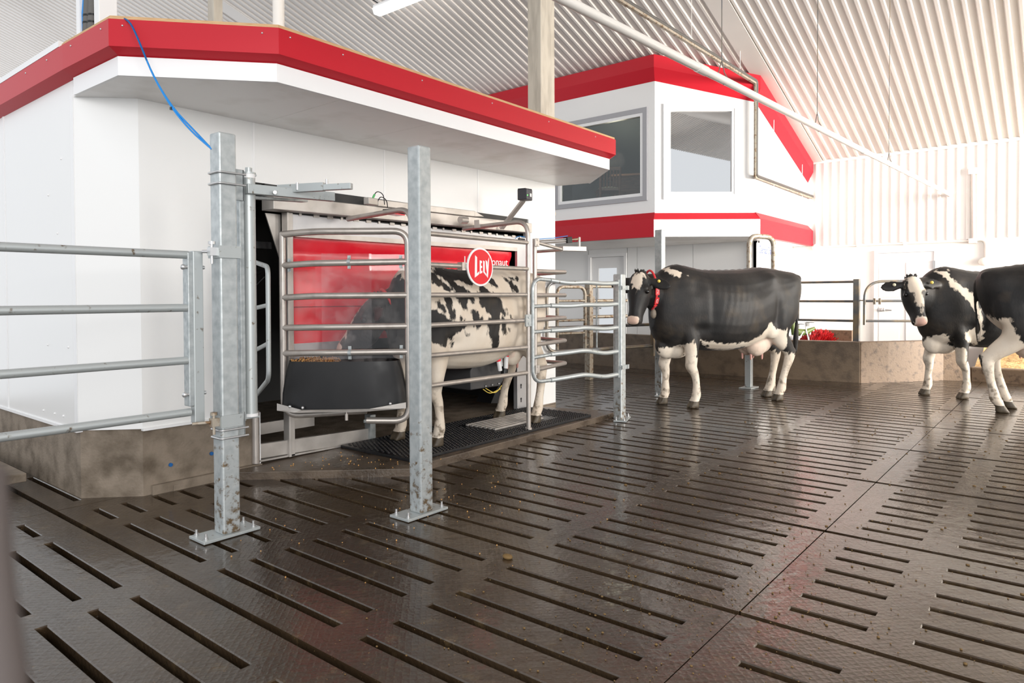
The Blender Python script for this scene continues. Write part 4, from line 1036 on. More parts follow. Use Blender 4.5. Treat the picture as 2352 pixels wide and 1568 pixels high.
# sign, boxes on the return wall
t = thing('wall_sign', 'white sheet sign with blue lettering behind the tube arch', 'sign', (12.42,4.19,1.79))
a = (11.727,4.19,2.088); b = (12.888,4.19,1.49)
part('sheet', MB().box((a[0],4.185,b[2]),(b[0]+.25,4.195,a[2])), WTRIM, t)
lz = 1.972
text('sign_lettering', 'Celmar Dairy', .19, BTEXT, t, (a[0]+.10, 4.183, lz), (1,0,0), (0,0,1), align='LEFT', label='blue lettering reading Celmar Dairy', sx=.72)
q = (12.93,4.15,1.775)
single('switch_box', MB().box((q[0]-.08,4.10,q[2]-.11),(q[0]+.08,4.20,q[2]+.11)), PLASTW, 'white electric switch box on the return wall beside the sign', 'electric box', (q[0],4.15,q[2]), bevel=.01)
q = (13.65,4.008,1.087)
single('breaker_box', MB().box((13.60,q[1]-.13,q[2]-.18),(13.69,q[1]+.13,q[2]+.18)), PLASTW, 'white breaker box on the far wall above the red brush', 'electric box', (13.65,q[1],q[2]), bevel=.01)

# ================================================================ back fence, latch gate
t = thing('back_fence', 'dark wet steel fence with tall square post behind the curved wall', 'fence', (11.221,2.517,0.914))
p = (11.221,2.517,0.914); q = (11.279,3.872,0.895)
part('fence_post', MB().box((p[0]-.042,p[1]-.042,0),(p[0]+.042,p[1]+.042,1.431)), DARKST, t, bevel=.006)
for zr in (1.393, 1.102, 0.811): part('rail', MB().cyl((q[0],q[1],zr),(p[0],p[1],zr),.018,10), DARKST, t)
s1 = T(p).lerp(T(q), .63)
part('brace', MB().box((s1.x-.018,s1.y-.018,0.796),(s1.x+.018,s1.y+.018,1.101)), DARKST, t)
t = thing('latch_gate', 'rounded dark tube gate left of the white-faced cow', 'gate', (11.184,2.403,0.916))
p = (11.184,2.403,0.916); q = (11.929,1.01,0.918)
zt0, zt1, zt2 = 1.394, 1.107, 0.814
part('gate_tube', MB().tube(fillet([(q[0],q[1],zt0),(p[0],p[1],zt0),(p[0],p[1],zt2-.06)], .26, 9), .02, 12), DARKST, t)
for z in (zt1, zt2): part('rail', MB().cyl((p[0],p[1],z),(q[0],q[1],z),.018,10), DARKST, t)
part('latch', MB().cbox((11.17,2.268,1.102), (.03,.03,.09)).cbox((11.218,2.209,1.102), (.03,.03,.09)).cyl((11.224,2.519,1.115), (11.204,2.385,1.115), .008, 6), RUST, t)

# ================================================================ red brush and green cart behind the curved wall
t = thing('cow_brush', 'big round red bristle brush lying behind the curved concrete wall', 'brush', (12.249,3.3,0.48))
c = T((12.223,3.327,0.298)); c.z = .33; ax = T((.75,-.3,.12)).normalized(); side = ax.orthogonal().normalized(); s2 = ax.cross(side)
part('core', MB().cyl(c-ax*.25, c+ax*.25, .07, 14), BLACK, t)
br = MB(); random.seed(5)
for k in range(900):
    a = random.uniform(0, 2*math.pi); h = random.uniform(-.24, .24)
    d = (side*math.cos(a)+s2*math.sin(a)); L_ = .21*(1-.25*abs(h)/.24)+random.uniform(-.02,.02)
    b0 = c+ax*h; tip = b0+d*(L_+.08)+T((random.uniform(-.015,.015),random.uniform(-.015,.015),random.uniform(-.015,.015)))
    br.tube([b0+d*.06, tip], [.010,.007], 4, cap=False)
part('bristles', br, BRIST, t, kind='stuff')
t = thing('green_cart', 'olive green folding cart with white trays behind the curved wall', 'cart', (11.827,3.505,0.566))
g0, g1 = T((11.756,3.594,0.623)), T((11.982,3.317,0.658))
part('sling', MB().tube([g0, g0.lerp(g1,.3)-T((0,0,.05)), g0.lerp(g1,.6)-T((0,0,.055)), g1], [.05,.06,.05,.02], 10), GREEN, t)
part('handle', MB().cyl((11.646,3.575,0.784), (11.66,3.551,0.55), .04, 10), GREEN, t)
for p, q in (((11.811,3.446,0.604),(11.746,3.522,0.447)),((11.843,3.407,0.604),(11.871,3.366,0.39)),((11.832,3.425,0.76),(11.842,3.407,0.568)),((11.988,3.387,0.598),(11.966,3.407,0.368))):
    part('leg', MB().cyl(p, q, .011, 8), PLASTW, t)
for p in ((11.725,3.475,0.692), (11.828,3.349,0.719)):
    tr = part('tray', MB().cbox(p, (.08,.12,.06), R(-50)), PLASTW, t, bevel=.006)
    part('tray_rim', MB().cbox((p[0],p[1],p[2]+.034), (.086,.126,.008), R(-50)), BLACK, tr)
part('bag', MB().ball((11.547,3.53,0.5), .09, .09, .05, n=12), PLASTW, t)

# ================================================================ office furniture seen through the first window
t = thing('wooden_chair', 'brown slat-back wooden chair behind the office window', 'chair', (10.568,6.393,2.832))
cz = 2.977; cc = T((10.576,6.389,3.023)); rtv = T((0.63,-0.776,-0.004)); rtv.z = 0; rtv.normalize(); fv = T((0.776,0.63,-0.019)); fv.z = 0; fv.normalize()
zl_, zh_ = cz, 3.391
part('seat', MB().extrude([(cc-rtv*.18-fv*.2)*1, cc+rtv*.20-fv*.2, cc+rtv*.22+fv*.22, cc-rtv*.2+fv*.22], (0,0,.04)), DESK, t)
part('cushion', MB().ball((cc.x,cc.y,cc.z+.05), .19, .19, .035, n=14), SEATM, t)
for s in (-.17, .17):
    part('back_post', MB().beam(cc+rtv*s-fv*.2+T((0,0,-.2)), at_(cc+rtv*s-fv*.23, zh_+.02), .03, .03, up=(1,0,0)), DESK, t)
part('top_rail', MB().beam(at_(cc-rtv*.18-fv*.23,zh_), at_(cc+rtv*.18-fv*.23,zh_), .02, .06), DESK, t)
for k in range(5):
    s = -.11+.055*k; part('slat', MB().beam(cc+rtv*s-fv*.21+T((0,0,.05)), at_(cc+rtv*s-fv*.23,zh_), .022, .012, up=(1,0,0)), DESK, t)
for a, b in ((-.17,-.2),(.17,-.2),(-.17,.2),(.18,.2)): part('leg', MB().cyl(cc+rtv*a+fv*b, at_(cc+rtv*a+fv*b, ZO+.08), .018, 8), DESK, t)
t = thing('desk', 'brown wooden desk beside the chair behind the office window', 'desk', (11.423,6.46,3.127))
dd = T((11.479,6.4,3.401))
part('desk_top', MB().extrude([dd-rtv*.42-fv*.1, dd+rtv*.9-fv*.5, dd+rtv*.9+fv*.3, dd-rtv*.42+fv*.35], (0,0,.035)), M('desk_top_wood', (.42,.2,.09), .35), t)
part('desk_panel', MB().extrude([at_(dd-rtv*.36,ZO+.08), at_(dd+rtv*.8-fv*.35,ZO+.08), at_(dd+rtv*.8-fv*.35,dd.z), at_(dd-rtv*.36,dd.z)], fv*.3), DESK, t)
part('paper', MB().extrude([dd+rtv*.10-fv*.2+T((0,0,.037)), dd+rtv*.25-fv*.25+T((0,0,.037)), dd+rtv*.25+T((0,0,.037)), dd+rtv*.1+T((0,0,.037))], (0,0,.01)), PLASTW, t)
t = thing('monitor', 'dark flat screen standing behind the office window beside the chair', 'monitor', (10.635,6.955,3.125))
mm = T((10.634,6.955,3.101))
part('screen', MB().extrude([mm-rtv*.2-T((0,0,.16)), mm+rtv*.2-T((0,0,.16)), mm+rtv*.2+T((0,0,.14)), mm-rtv*.2+T((0,0,.14))], fv*.03), BLACK, t)
part('stand', MB().box((mm.x-.05,mm.y-.03,ZO+.08),(mm.x+.03,mm.y+.05,mm.z-.15)), DESK, t)

# ================================================================ loose bits on the floor
random.seed(11)
m = MB()
for k in range(90):
    x = random.uniform(2.55,3.5); y = random.uniform(3.45,4.2)
    if (y-3.425) < (3.17-x)*1.07+.02 or (x > 3.25 and y > 3.5): continue
    m.ball((x,y,.052), random.uniform(.003,.006), n=5)
for k in range(110):
    x = random.gauss(2.7,.55); y = random.gauss(3.0,.45)
    if y > 3.38: continue
    m.ball((x,y,.002), random.uniform(.002,.005), n=5)
single('spilled_feed', m, FEED, 'scattered pale feed pellets around the plinth and posts', 'feed', (2.7,3.2,.01), kind='stuff')
m = MB()
for k in range(900):
    x = random.gauss(2.6,.7); y = random.gauss(1.1,.5)
    r_ = abs(random.gauss(0,.0016))+.0012
    m.ball((x,y,0), r_, r_*1.2, r_*.7, n=5)
for cx_, cy_ in ((2.437,2.011),): m.ball((cx_,cy_,.006), .02, .028, .012, n=10)
for k in range(400):
    x = random.uniform(3.4,8.5); y = random.uniform(-.2,2.6); r_ = abs(random.gauss(0,.003))+.002
    m.ball((x,y,0), r_, r_*1.3, r_*.6, n=5)
single('manure_crumbs', m, MANURE, 'brown manure crumbs scattered over the open slatted floor', 'manure', (3,1.2,0), kind='stuff')

# ================================================================ cows
def ring_ell(c, a, b, n=20, pw=1.0):
    c = Vector(c); out = []
    for k in range(n):
        t = 2*math.pi*k/n; cs, sn = math.cos(t), math.sin(t)
        out.append(c + a*math.copysign(abs(cs)**pw, cs) + b*math.copysign(abs(sn)**pw, sn))
    return out
def torso(mb, st, n=28):
    rings = []
    for x, zt, zb, w_, zm, et, eb in st:
        ring = []
        for k in range(n):
            t = 2*math.pi*k/n; s, c = math.sin(t), math.cos(t)
            y = w_*math.copysign(abs(s)**.92, s)
            z = zm+(zt-zm)*abs(c)**et if c >= 0 else zm-(zm-zb)*abs(c)**eb
            ring.append((x, y, z))
        rings.append(ring)
    mb.loft(rings)
def resample(pts, m):
    # smooth interpolation of rows of numbers (Catmull-Rom)
    P = [np.array(p, float) for p in pts]; P = [2*P[0]-P[1]] + P + [2*P[-1]-P[-2]]; out = []
    for i in range(1, len(P)-2):
        for k in range(m):
            t = k/m; a, b, c, d = P[i-1:i+3]
            out.append(.5*((2*b)+(c-a)*t+(2*a-5*b+4*c-d)*t*t+(3*b-a-3*c+d)*t**3))
    out.append(P[-2]); return out
def limb(mb, rows, n=16, m=4):
    rows = resample(rows, m); rings = []
    for i, q in enumerate(rows):
        p = Vector(q[:3]); rx, ry = q[3], q[4]
        d = (Vector(rows[min(i+1, len(rows)-1)][:3]) - Vector(rows[max(i-1, 0)][:3])).normalized()
        a = Vector((1,0,0)); a = (a-d*a.dot(d)).normalized(); b = d.cross(a)
        rings.append(ring_ell(p, a*rx, b*ry, n))
    mb.loft(rings)
def hoof(mb, x, y, ang=0.0):
    rot = Matrix.Rotation(ang, 3, 'Z')
    for s in (-1, 1):
        rings = []
        for z, xo, a, b in ((.0,.012,.060,.030),(.02,.010,.057,.029),(.05,.0,.045,.027),(.085,-.012,.036,.026),(.10,-.015,.02,.02)):
            c = Vector((x, y, 0)) + rot @ Vector((xo, s*.0275, 0)); c.z = z
            rings.append(ring_ell(c, rot @ Vector((a,0,0)), rot @ Vector((0,b,0)), 12, .85))
        mb.loft(rings)
    for s in (-1, 1):
        c = Vector((x,y,0)) + rot @ Vector((-.05, s*.022, 0)); c.z = .10
        mb.ball(c, .018, n=8)

def seg_dist(P, poly):
    A = np.array(poly); B = np.roll(A, -1, 0); d = np.full(len(P), 1e9); ins = np.zeros(len(P), bool)
    for a, b in zip(A, B):
        e = b-a; t = np.clip(((P-a)@e)/(e@e+1e-12), 0, 1); d = np.minimum(d, np.hypot(*(P-a-t[:,None]*e).T))
        c = ((a[1] > P[:,1]) != (b[1] > P[:,1])) & (P[:,0] < (b[0]-a[0])*(P[:,1]-a[1])/(b[1]-a[1]+1e-12)+a[0]); ins ^= c
    return np.where(ins, d, -d)

def cow(label, base, ang, cfg):
    root = thing('cow', label, 'cow', (base[0], base[1], cfg.get('z', 0)), 'black and white dairy cows')
    root.rotation_euler = (0, 0, ang)
    S = cfg.get('s', 1.0); root.scale = (S, S, S)
    mb = MB(); wk = cfg.get('w', 1.0)
    st = [(-.93,1.33,1.20,.05,1.27,1,1),(-.90,1.38,1.06,.13,1.24,.8,1),(-.84,1.41,.92,.19,1.22,.7,1),(-.72,1.425,.80,.245,1.16,.75,.9),
          (-.55,1.45,.70,.275,1.10,.85,.8),(-.38,1.46,.63,.29,1.08,.9,.75),(-.2,1.44,.585,.32,1.02,1,.75),(.0,1.43,.56,.345,.98,1,.75),
          (.2,1.425,.56,.345,.98,1,.75),(.38,1.43,.575,.31,1.0,.95,.75),(.54,1.46,.60,.265,1.0,.85,.75),(.68,1.48,.60,.235,.98,.8,.75),(.80,1.44,.62,.20,.98,.85,.8),(.90,1.36,.70,.14,.98,.9,.9),(.95,1.25,.82,.07,1.0,1,1)]
    st = [tuple(r_) for r_ in resample(st, 3)]
    st = [(x, zt, zb, w_*wk, zm, et, eb) for x, zt, zb, w_, zm, et, eb in st]
    torso(mb, st)
    # neck and head
    poll = Vector(cfg['poll']); muz = Vector(cfg['muzzle']); d = (muz-poll).normalized(); L = cfg.get('hl', .50)
    nrm = Vector(cfg['nrm']); nrm = (nrm-d*nrm.dot(d)).normalized(); sd = d.cross(nrm)
    nb = Vector((.56,0,1.10)); nt = poll + d*.10 - nrm*.10
    mid = nb.lerp(nt, .5) + Vector(cfg.get('nk', (0,0,.02)))
    rings = []; nrings = []
    for t in np.linspace(0, 1, 21):
        p = nb*(1-t)**2 + mid*2*t*(1-t) + nt*t*t
        dd = ((mid-nb)*(1-t)+(nt-mid)*t).normalized()
        up = Vector((0,0,1)); up = (up-dd*up.dot(dd)).normalized(); lat = dd.cross(up)
        rv = .20*(1-t)**1.1+.145; rl = .115*(1-t)+.085
        rings.append(ring_ell(p - up*.03*(1-t), lat*rl, up*rv, 20)); nrings.append((p, lat, up, rl, rv))
    mb.loft(rings)
    hs = [(-.03,.045,.05,-.05),(.0,.088,.075,-.05),(.05,.105,.10,-.062),(.14,.113,.125,-.08),(.20,.112,.128,-.085),(.27,.095,.128,-.095),(.34,.078,.112,-.09),(.40,.070,.095,-.08),(.445,.076,.088,-.074),(.485,.077,.076,-.070),(.51,.062,.058,-.066),(.522,.03,.035,-.066)]
    rings = []
    for t, w_, h, off in resample(hs, 2):
        rings.append(ring_ell(poll + d*t*(L/.5) + nrm*(off+.03), sd*w_, nrm*h, 20, .92))
    mb.loft(rings)
    mb.ball(poll+d*.43*(L/.5)-nrm*.085, .05, .05, .05, n=12)                     # lower jaw
    for s in (-1, 1):
        mb.ball(poll+d*.15+sd*s*.088+nrm*.02, .035, n=10)                        # brow
        ea = Vector(cfg.get('ear', (0,0,0)))
        e0 = poll+d*.045+sd*s*.09-nrm*.02
        ed = (sd*s + d*cfg.get('eard', .15) - nrm*.15 + ea).normalized()
        en = (nrm - ed*nrm.dot(ed)).normalized(); eb = ed.cross(en)
        rings = []
        for t, a, b in ((0,.025,.024),(.05,.046,.019),(.11,.066,.014),(.17,.064,.012),(.215,.042,.011),(.24,.012,.008)):
            rings.append(ring_ell(e0+ed*t, eb*a, en*b, 14))
        mb.loft(rings)
    for k in range(7): mb.ball(poll+Vector((random.uniform(-.03,.03),random.uniform(-.045,.045),random.uniform(.0,.035)))-nrm*.02, random.uniform(.025,.04), n=8)
    # legs
    F = cfg.get('feet', {})
    for key, s in (('fl',1),('fr',-1)):
        fx, fy = F.get(key, (.62, s*.16)); y = fy
        ky = (s*.15+y)/2
        limb(mb, [(.60,s*.13,1.02,.15,.10),(.61,s*.145,.84,.135,.095),(.60+(fx-.6)*.35,(s*.15*.7+y*.3),.68,.095,.078),(.61+(fx-.6)*.6,ky,.56,.070,.064),(.62+(fx-.6)*.75,ky,.46,.062,.060),(.625+(fx-.6)*.8,ky,.42,.060,.058),
                  (.61+(fx-.62)*.9,ky*.5+y*.5,.34,.044,.042),(fx-.015,y,.24,.038,.036),(fx-.015,y,.16,.046,.044),(fx-.012,y,.125,.050,.048),(fx+.0,y,.09,.044,.046),(fx+.012,y,.055,.040,.046)])
        hoof(mb, fx+.02, y)
    for key, s in (('hl',1),('hr',-1)):
        fx, fy = F.get(key, (-.62, s*.16)); y = fy; dx = fx+.62
        my = s*.16*.5+y*.5
        limb(mb, [(-.60,s*.13,1.22,.24,.11),(-.58,s*.165,1.02,.235,.115),(-.54+dx*.2,s*.175,.84,.185,.105),(-.59+dx*.4,my,.70,.115,.085),(-.68+dx*.6,my,.60,.085,.062),(-.735+dx*.75,my,.52,.066,.052),(-.73+dx*.8,my,.46,.058,.050),
                  (-.70+dx*.9,my*.3+y*.7,.36,.043,.042),(-.665+dx,y,.26,.040,.039),(-.645+dx,y,.17,.048,.046),(-.635+dx,y,.13,.052,.050),(-.61+dx,y,.09,.044,.047),(-.60+dx,y,.055,.041,.047)])
        mb.ball((-.79+dx*.72,my,.535), .030, .026, .045, n=10)
        hoof(mb, fx+.03, y)
        mb.ball((-.86,s*.115,1.33), .05, .04, .05, n=10)                          # pin bone
        mb.ball((-.42,s*.20,.80), .11, .07, .12, n=12)                            # stifle
    mb.ball((.76,0,.64), .15, .085, .15, n=14)                                    # brisket
    mb.ball((.66,0,.58), .16, .08, .09, n=14)
    ux, uz, ur = cfg.get('udder', (-.42,.62,.9))
    mb.ball((ux,0,uz), .23*ur, .17*ur, .16*ur, n=18)
    mb.ball((ux+.05,.07,uz-.03), .15*ur, .11*ur, .14*ur, n=14).ball((ux+.05,-.07,uz-.03), .15*ur, .11*ur, .14*ur, n=14)
    tl = cfg.get('tail', [(-.90,0,1.37),(-.955,0,1.28),(-.965,0,1.05),(-.95,.01,.80),(-.94,.01,.66),(-.935,.01,.50)])
    mb.tube([tuple(q) for q in resample(tl, 4)], [cfg.get('tailr', 1)*(.04-.022*min(1, i/10))+(.014*math.sin(min(1, max(0, (i-11)/9))*math.pi)) for i in range(4*(len(tl)-1)+1)], 10)
    me = mb.mesh('cow_body')
    tmp = bpy.data.objects.new('tmp', me); COL.objects.link(tmp)
    rm = tmp.modifiers.new('r', 'REMESH'); rm.mode = 'VOXEL'; rm.voxel_size = cfg.get('vox', .0125); rm.use_smooth_shade = True
    sm = tmp.modifiers.new('s', 'SMOOTH'); sm.factor = .5; sm.iterations = 7
    dg = bpy.context.evaluated_depsgraph_get(); dg.update()
    body = bpy.data.meshes.new_from_object(tmp.evaluated_get(dg)); bpy.data.objects.remove(tmp)
    n = len(body.vertices); co = np.empty(n*3, 'f'); body.vertices.foreach_get('co', co); co = co.reshape(-1, 3).astype(float)
    no = np.empty(n*3, 'f'); body.vertices.foreach_get('normal', no); no = no.reshape(-1, 3)
    X, Y, Z = co.T; aY = np.abs(Y)
    disp = np.zeros(n)
    def dent(cx_, cy_, cz_, rx, ry, rz, dep):
        q = ((X-cx_)/rx)**2 + ((aY-cy_)/ry)**2 + ((Z-cz_)/rz)**2
        return -dep*np.exp(-q*1.4)
    disp += dent(-.24,.28,1.23,.15,.16,.14,.026) + dent(-.62,.22,1.26,.14,.12,.13,.020) + dent(-.45,.26,.98,.05,.12,.22,.022)
    disp += dent(.40,.26,1.0,.05,.14,.30,.018) + dent(.56,.22,1.22,.09,.1,.1,.012) + dent(.5,.25,.80,.10,.10,.06,.02)
    disp += -dent(.62,.23,1.05,.13,.15,.22,.014) - dent(-.42,.24,1.345,.085,.09,.075,.024)
    rib = np.exp(-((X-.12)/.26)**4) * np.exp(-((Z-1.0)/.26)**4) * (aY > .18)
    disp += .0012*rib*np.sin((X+.25*(Z-1.0))*2*np.pi/.075)
    spine = np.exp(-((aY)/.05)**2)*(Z > 1.36)*(np.abs(X) < .7)
    disp += .003*spine*np.sin(X*2*np.pi/.09)
    co2 = co + no*disp[:, None]
    body.vertices.foreach_set('co', co2.astype('f').ravel())
    # coat markings: signed distances, sharpened with hair noise in the shader
    UZ = np.stack([X, Z], 1)
    dk = np.full(n, -.2 if cfg.get('white') else .2)
    for sgn, poly in cfg.get('marks', []):
        sdv = seg_dist(UZ, poly)
        if 'bodyonly' in cfg: pass
        dk = np.maximum(dk, sdv) if sgn > 0 else np.minimum(dk, -sdv)
    if 'legz' in cfg: dk = np.minimum(dk, (Z-cfg['legz']))
    hd = (co-np.array(poll))@np.array(d); hn = (co-np.array(poll))@np.array(nrm); hs_ = (co-np.array(poll))@np.array(sd)
    onhead = (hd > -.08) & (hd < .56) & (np.abs(hs_) < .30) & (hn > -.22) & (hn < .16) & (X > .7)
    if cfg.get('headdark'): dk = np.where(onhead, .2, dk)
    for (a, b, ra, rb) in cfg.get('blaze', []):       # ellipses on the face: along, across
        q = 1-np.sqrt(((hd-a)/ra)**2+((hs_-b)/rb)**2)
        dk = np.where(onhead & (hn > -.03) & (q > -1), np.minimum(dk, -q*min(ra, rb)), dk)
    pink = np.zeros(n)
    q = ((X-ux)/(.25*ur))**2+(Y/(.19*ur))**2+((Z-uz)/(.19*ur))**2
    ud = (q < 1.35) & (Z < uz+.12*ur) & (aY < .19*ur)
    dk = np.where(ud, -.2, dk); pink = np.where(ud, .22, pink)
    sm1 = np.clip((hd-(L-.062))/.03, 0, 1)*np.clip((hn-cfg.get('nosez', -.06)+.01)/.02, 0, 1)*np.clip((.066-np.abs(hs_))/.02, 0, 1)*onhead
    pink = np.maximum(pink, sm1*cfg.get('nose', .75)); dk = np.where(sm1 > 0, np.minimum(dk, .05-.25*sm1), dk)
    hf = Z < .078
    dirt = np.clip((.62-Z)/.5, 0, 1)*.9
    colr = np.stack([np.clip(.5+dk/.4, 0, 1), pink, np.where(hf, 0, dirt), np.ones(n)], 1)
    at = body.color_attributes.new('coat', 'FLOAT_COLOR', 'POINT'); at.data.foreach_set('color', colr.astype('f').ravel())
    body.materials.clear(); body.materials.append(COAT); body.materials.append(HOOFM)
    npoly = len(body.polygons); ci = np.empty(npoly*3, 'f'); body.polygons.foreach_get('center', ci); cz_ = ci.reshape(-1, 3)[:, 2]
    body.polygons.foreach_set('material_index', (cz_ < .072).astype('i'))
    body.polygons.foreach_set('use_smooth', np.ones(npoly, bool))
    body.name = 'body'; bo = bpy.data.objects.new('body', body); COL.objects.link(bo); bo.parent = root
    def sub(name, m, mat, label=None):
        me2 = m.mesh(name); me2.materials.append(mat); o = bpy.data.objects.new(name, me2); COL.objects.link(o); o.parent = root
        if label: o['label'] = label
        return o
    for s in (-1, 1):
        sub('eye', MB().ball(poll+d*.175+sd*s*.108+nrm*.012, .023, n=12), EYE)
    for s in (-1, 1):
        sub('nostril', MB().ball(poll+d*(L-.012)+sd*s*.042-nrm*.035, .017, .010, .012, n=8), EYE)
    for k in range(4):
        tx_, ty_ = ux+(.12 if k < 2 else -.03), (.07 if k % 2 else -.07)
        sub('teat', MB().tube([(tx_,ty_,uz-.14*ur),(tx_,ty_,uz-.20*ur),(tx_,ty_,uz-.215*ur)], [.013,.011,.005], 10), PINK)
    hair = MB(); random.seed(21)
    for k in range(120):
        b0 = poll+sd*random.uniform(-.055,.055)-nrm*random.uniform(-.02,.06)+d*random.uniform(-.03,.02)
        v = Vector((random.uniform(-.3,.3),random.uniform(-.3,.3),1)).normalized()
        hair.tube([b0, b0+v*random.uniform(.015,.03), b0+v*random.uniform(.028,.042)+nrm*random.uniform(-.03,.035)], [.007,.006,.002], 4, cap=False)
    sub('poll_hair', hair, M('poll_hair', cfg.get('hair', (.018,.017,.016)), .6))
    return root, sub, dict(poll=poll, d=d, n=nrm, s=sd, neck=nrings)

# spotted cow standing in the box, head down in the trough
M1 = [(1, q) for q in [[(0.797,1.402),(0.699,1.411),(0.578,1.325),(0.528,1.267),(0.528,1.224),(0.611,1.267),(0.7,1.314),(0.723,1.339),(0.79,1.38)],[(0.683,1.419),(0.459,1.432),(0.211,1.439),(-0.024,1.447),(-0.024,1.372),(-0.053,1.316),(-0.038,1.256),(0.025,1.284),(0.092,1.308),(0.139,1.295),(0.258,1.288),(0.338,1.293),(0.391,1.322),(0.46,1.309),(0.374,1.269),(0.304,1.191),(0.313,1.138),(0.357,1.162),(0.379,1.114),(0.375,1.079),(0.401,1.073),(0.436,1.109),(0.486,1.215),(0.511,1.291),(0.544,1.325),(0.61,1.364)],[(0.213,1.294),(0.157,1.282),(0.073,1.228),(0.007,1.178),(-0.051,1.096),(-0.085,1.02),(-0.085,0.988),(0.008,1.047),(0.008,0.954),(0.028,0.88),(0.019,0.755),(0.114,0.76),(0.123,0.822),(0.17,0.867),(0.187,0.96),(0.169,1.014),(0.131,1.013),(0.196,1.076),(0.232,1.1),(0.263,1.179),(0.24,1.233),(0.194,1.258)],[(-0.002,1.028),(-0.07,0.976),(-0.094,0.849),(-0.04,0.849),(-0.016,0.909),(-0.002,0.972)],[(0.88,1.215),(0.811,1.193),(0.796,1.148),(0.733,1.091),(0.678,1.067),(0.637,1.061),(0.58,1.008),(0.547,0.989),(0.48,0.993),(0.394,0.949),(0.446,0.915),(0.48,0.882),(0.506,0.86),(0.515,0.819),(0.565,0.851),(0.607,0.784),(0.656,0.804),(0.688,0.834),(0.72,0.825),(0.759,0.9),(0.814,0.847),(0.898,0.835)],[(0.604,1.158),(0.578,1.215),(0.528,1.215),(0.521,1.111),(0.488,0.993),(0.539,1.001),(0.563,1.059),(0.596,1.1)],[(0.689,1.147),(0.665,1.158),(0.612,1.118),(0.588,1.06),(0.621,1.06),(0.669,1.101)],[(0.462,1.039),(0.411,1.014),(0.402,0.991),(0.471,0.993)],[(0.344,1.084),(0.305,1.072),(0.233,0.998),(0.261,0.941),(0.283,0.915),(0.323,0.943)],[(-0.105,1.076),(-0.14,1.038),(-0.175,0.989),(-0.13,1.006)],[(-0.104,0.937),(-0.144,0.904),(-0.144,0.875),(-0.114,0.899)],[(0.399,0.893),(0.361,0.897),(0.352,0.858),(0.384,0.865)],[(-0.173,1.387),(-0.285,1.325),(-0.368,1.229),(-0.284,1.216),(-0.259,1.273),(-0.213,1.331)],[(-0.275,1.364),(-0.369,1.359),(-0.369,1.327),(-0.306,1.345)],[(0.528,0.808),(0.502,0.807),(0.503,0.757),(0.524,0.761)]]]
M1.append((1, [(.90,1.36),(.86,1.20),(.78,1.05),(.74,.86),(.98,.72),(1.4,.5),(1.5,1.2)]))
r1, sub1, h1 = cow('white cow with black patches standing in the milking box', (4.33, 3.93), R(180), dict(z=.074, white=True, marks=M1, w=.93, headdark=True, legz=.45 and -1,
    s=.945, poll=(.98,-.14,1.16), muzzle=(1.19,-.36,.76), nrm=(.75,-.45,.45), nose=.3, nk=(.06,-.03,.04), udder=(-.50,.67,.74), feet=dict(fl=(.66,.21), fr=(.68,-.22), hl=(-.65,.21), hr=(-.63,-.21)), blaze=[(.33,0,.2,.03)]))
def collar_pts(h, k, tilt=0.0, g=.012, n=32):
    p, lat, up, rl, rv = h['neck'][k]; ax = lat.cross(up); out = []
    for a in np.linspace(0, 2*math.pi, n+1):
        out.append(p + lat*(rl+g)*math.cos(a) + up*((rv+g)*math.sin(a)) + ax*tilt*math.sin(a))
    return out
sub1('neck_collar', MB().tube(collar_pts(h1, 15), .014, 8), COLLAR)

# black cow in profile, head turned towards the camera
M2 = [(-1, q) for q in [[(0.891,0.609),(0.788,0.622),(0.685,0.635),(0.607,0.699),(0.567,0.604),(0.554,0.537),(0.672,0.486),(0.891,0.495)]]]
M2 += [(-1, q) for q in [[(0.681,0.582),(0.636,0.554),(0.565,0.53),(0.513,0.435),(0.42,-0.053),(0.745,-0.032)]]]
M2 += [(-1, q) for q in [[(0.837,1.475),(0.762,1.428),(0.634,1.365),(0.692,1.364),(0.736,1.337),(0.812,1.379)],[(0.498,0.69),(0.374,0.665),(0.214,0.65),(0.079,0.651),(-0.112,0.668),(-0.251,0.737),(-0.349,0.871),(-0.421,0.807),(-0.536,0.771),(-0.579,0.787),(-0.623,0.637),(-0.609,0.546),(-0.682,0.509),(-0.755,0.53),(-0.756,0.449),(-0.714,-0.115),(-0.059,-0.072),(-0.182,0.481),(-0.099,0.607),(0.147,0.56),(0.347,0.604)]]]
r2, sub2, h2 = cow('black cow in profile with red collar and white heart on its forehead', (7.59, 3.04), R(150.4), dict(marks=M2, s=1.04, legz=.50,
    poll=(1.12,.04,1.36), muzzle=(1.26,.13,.86), nrm=(.80,.62,.10), nose=.42, nosez=.0, eard=.25, nk=(0,0,.02), blaze=[(.075,-.01,.10,.058)],
    feet=dict(fl=(.56,.20), fr=(.70,-.15), hl=(-.60,.14), hr=(-.70,-.14)), udder=(-.38,.635,.86), hair=(.014,.013,.012)))
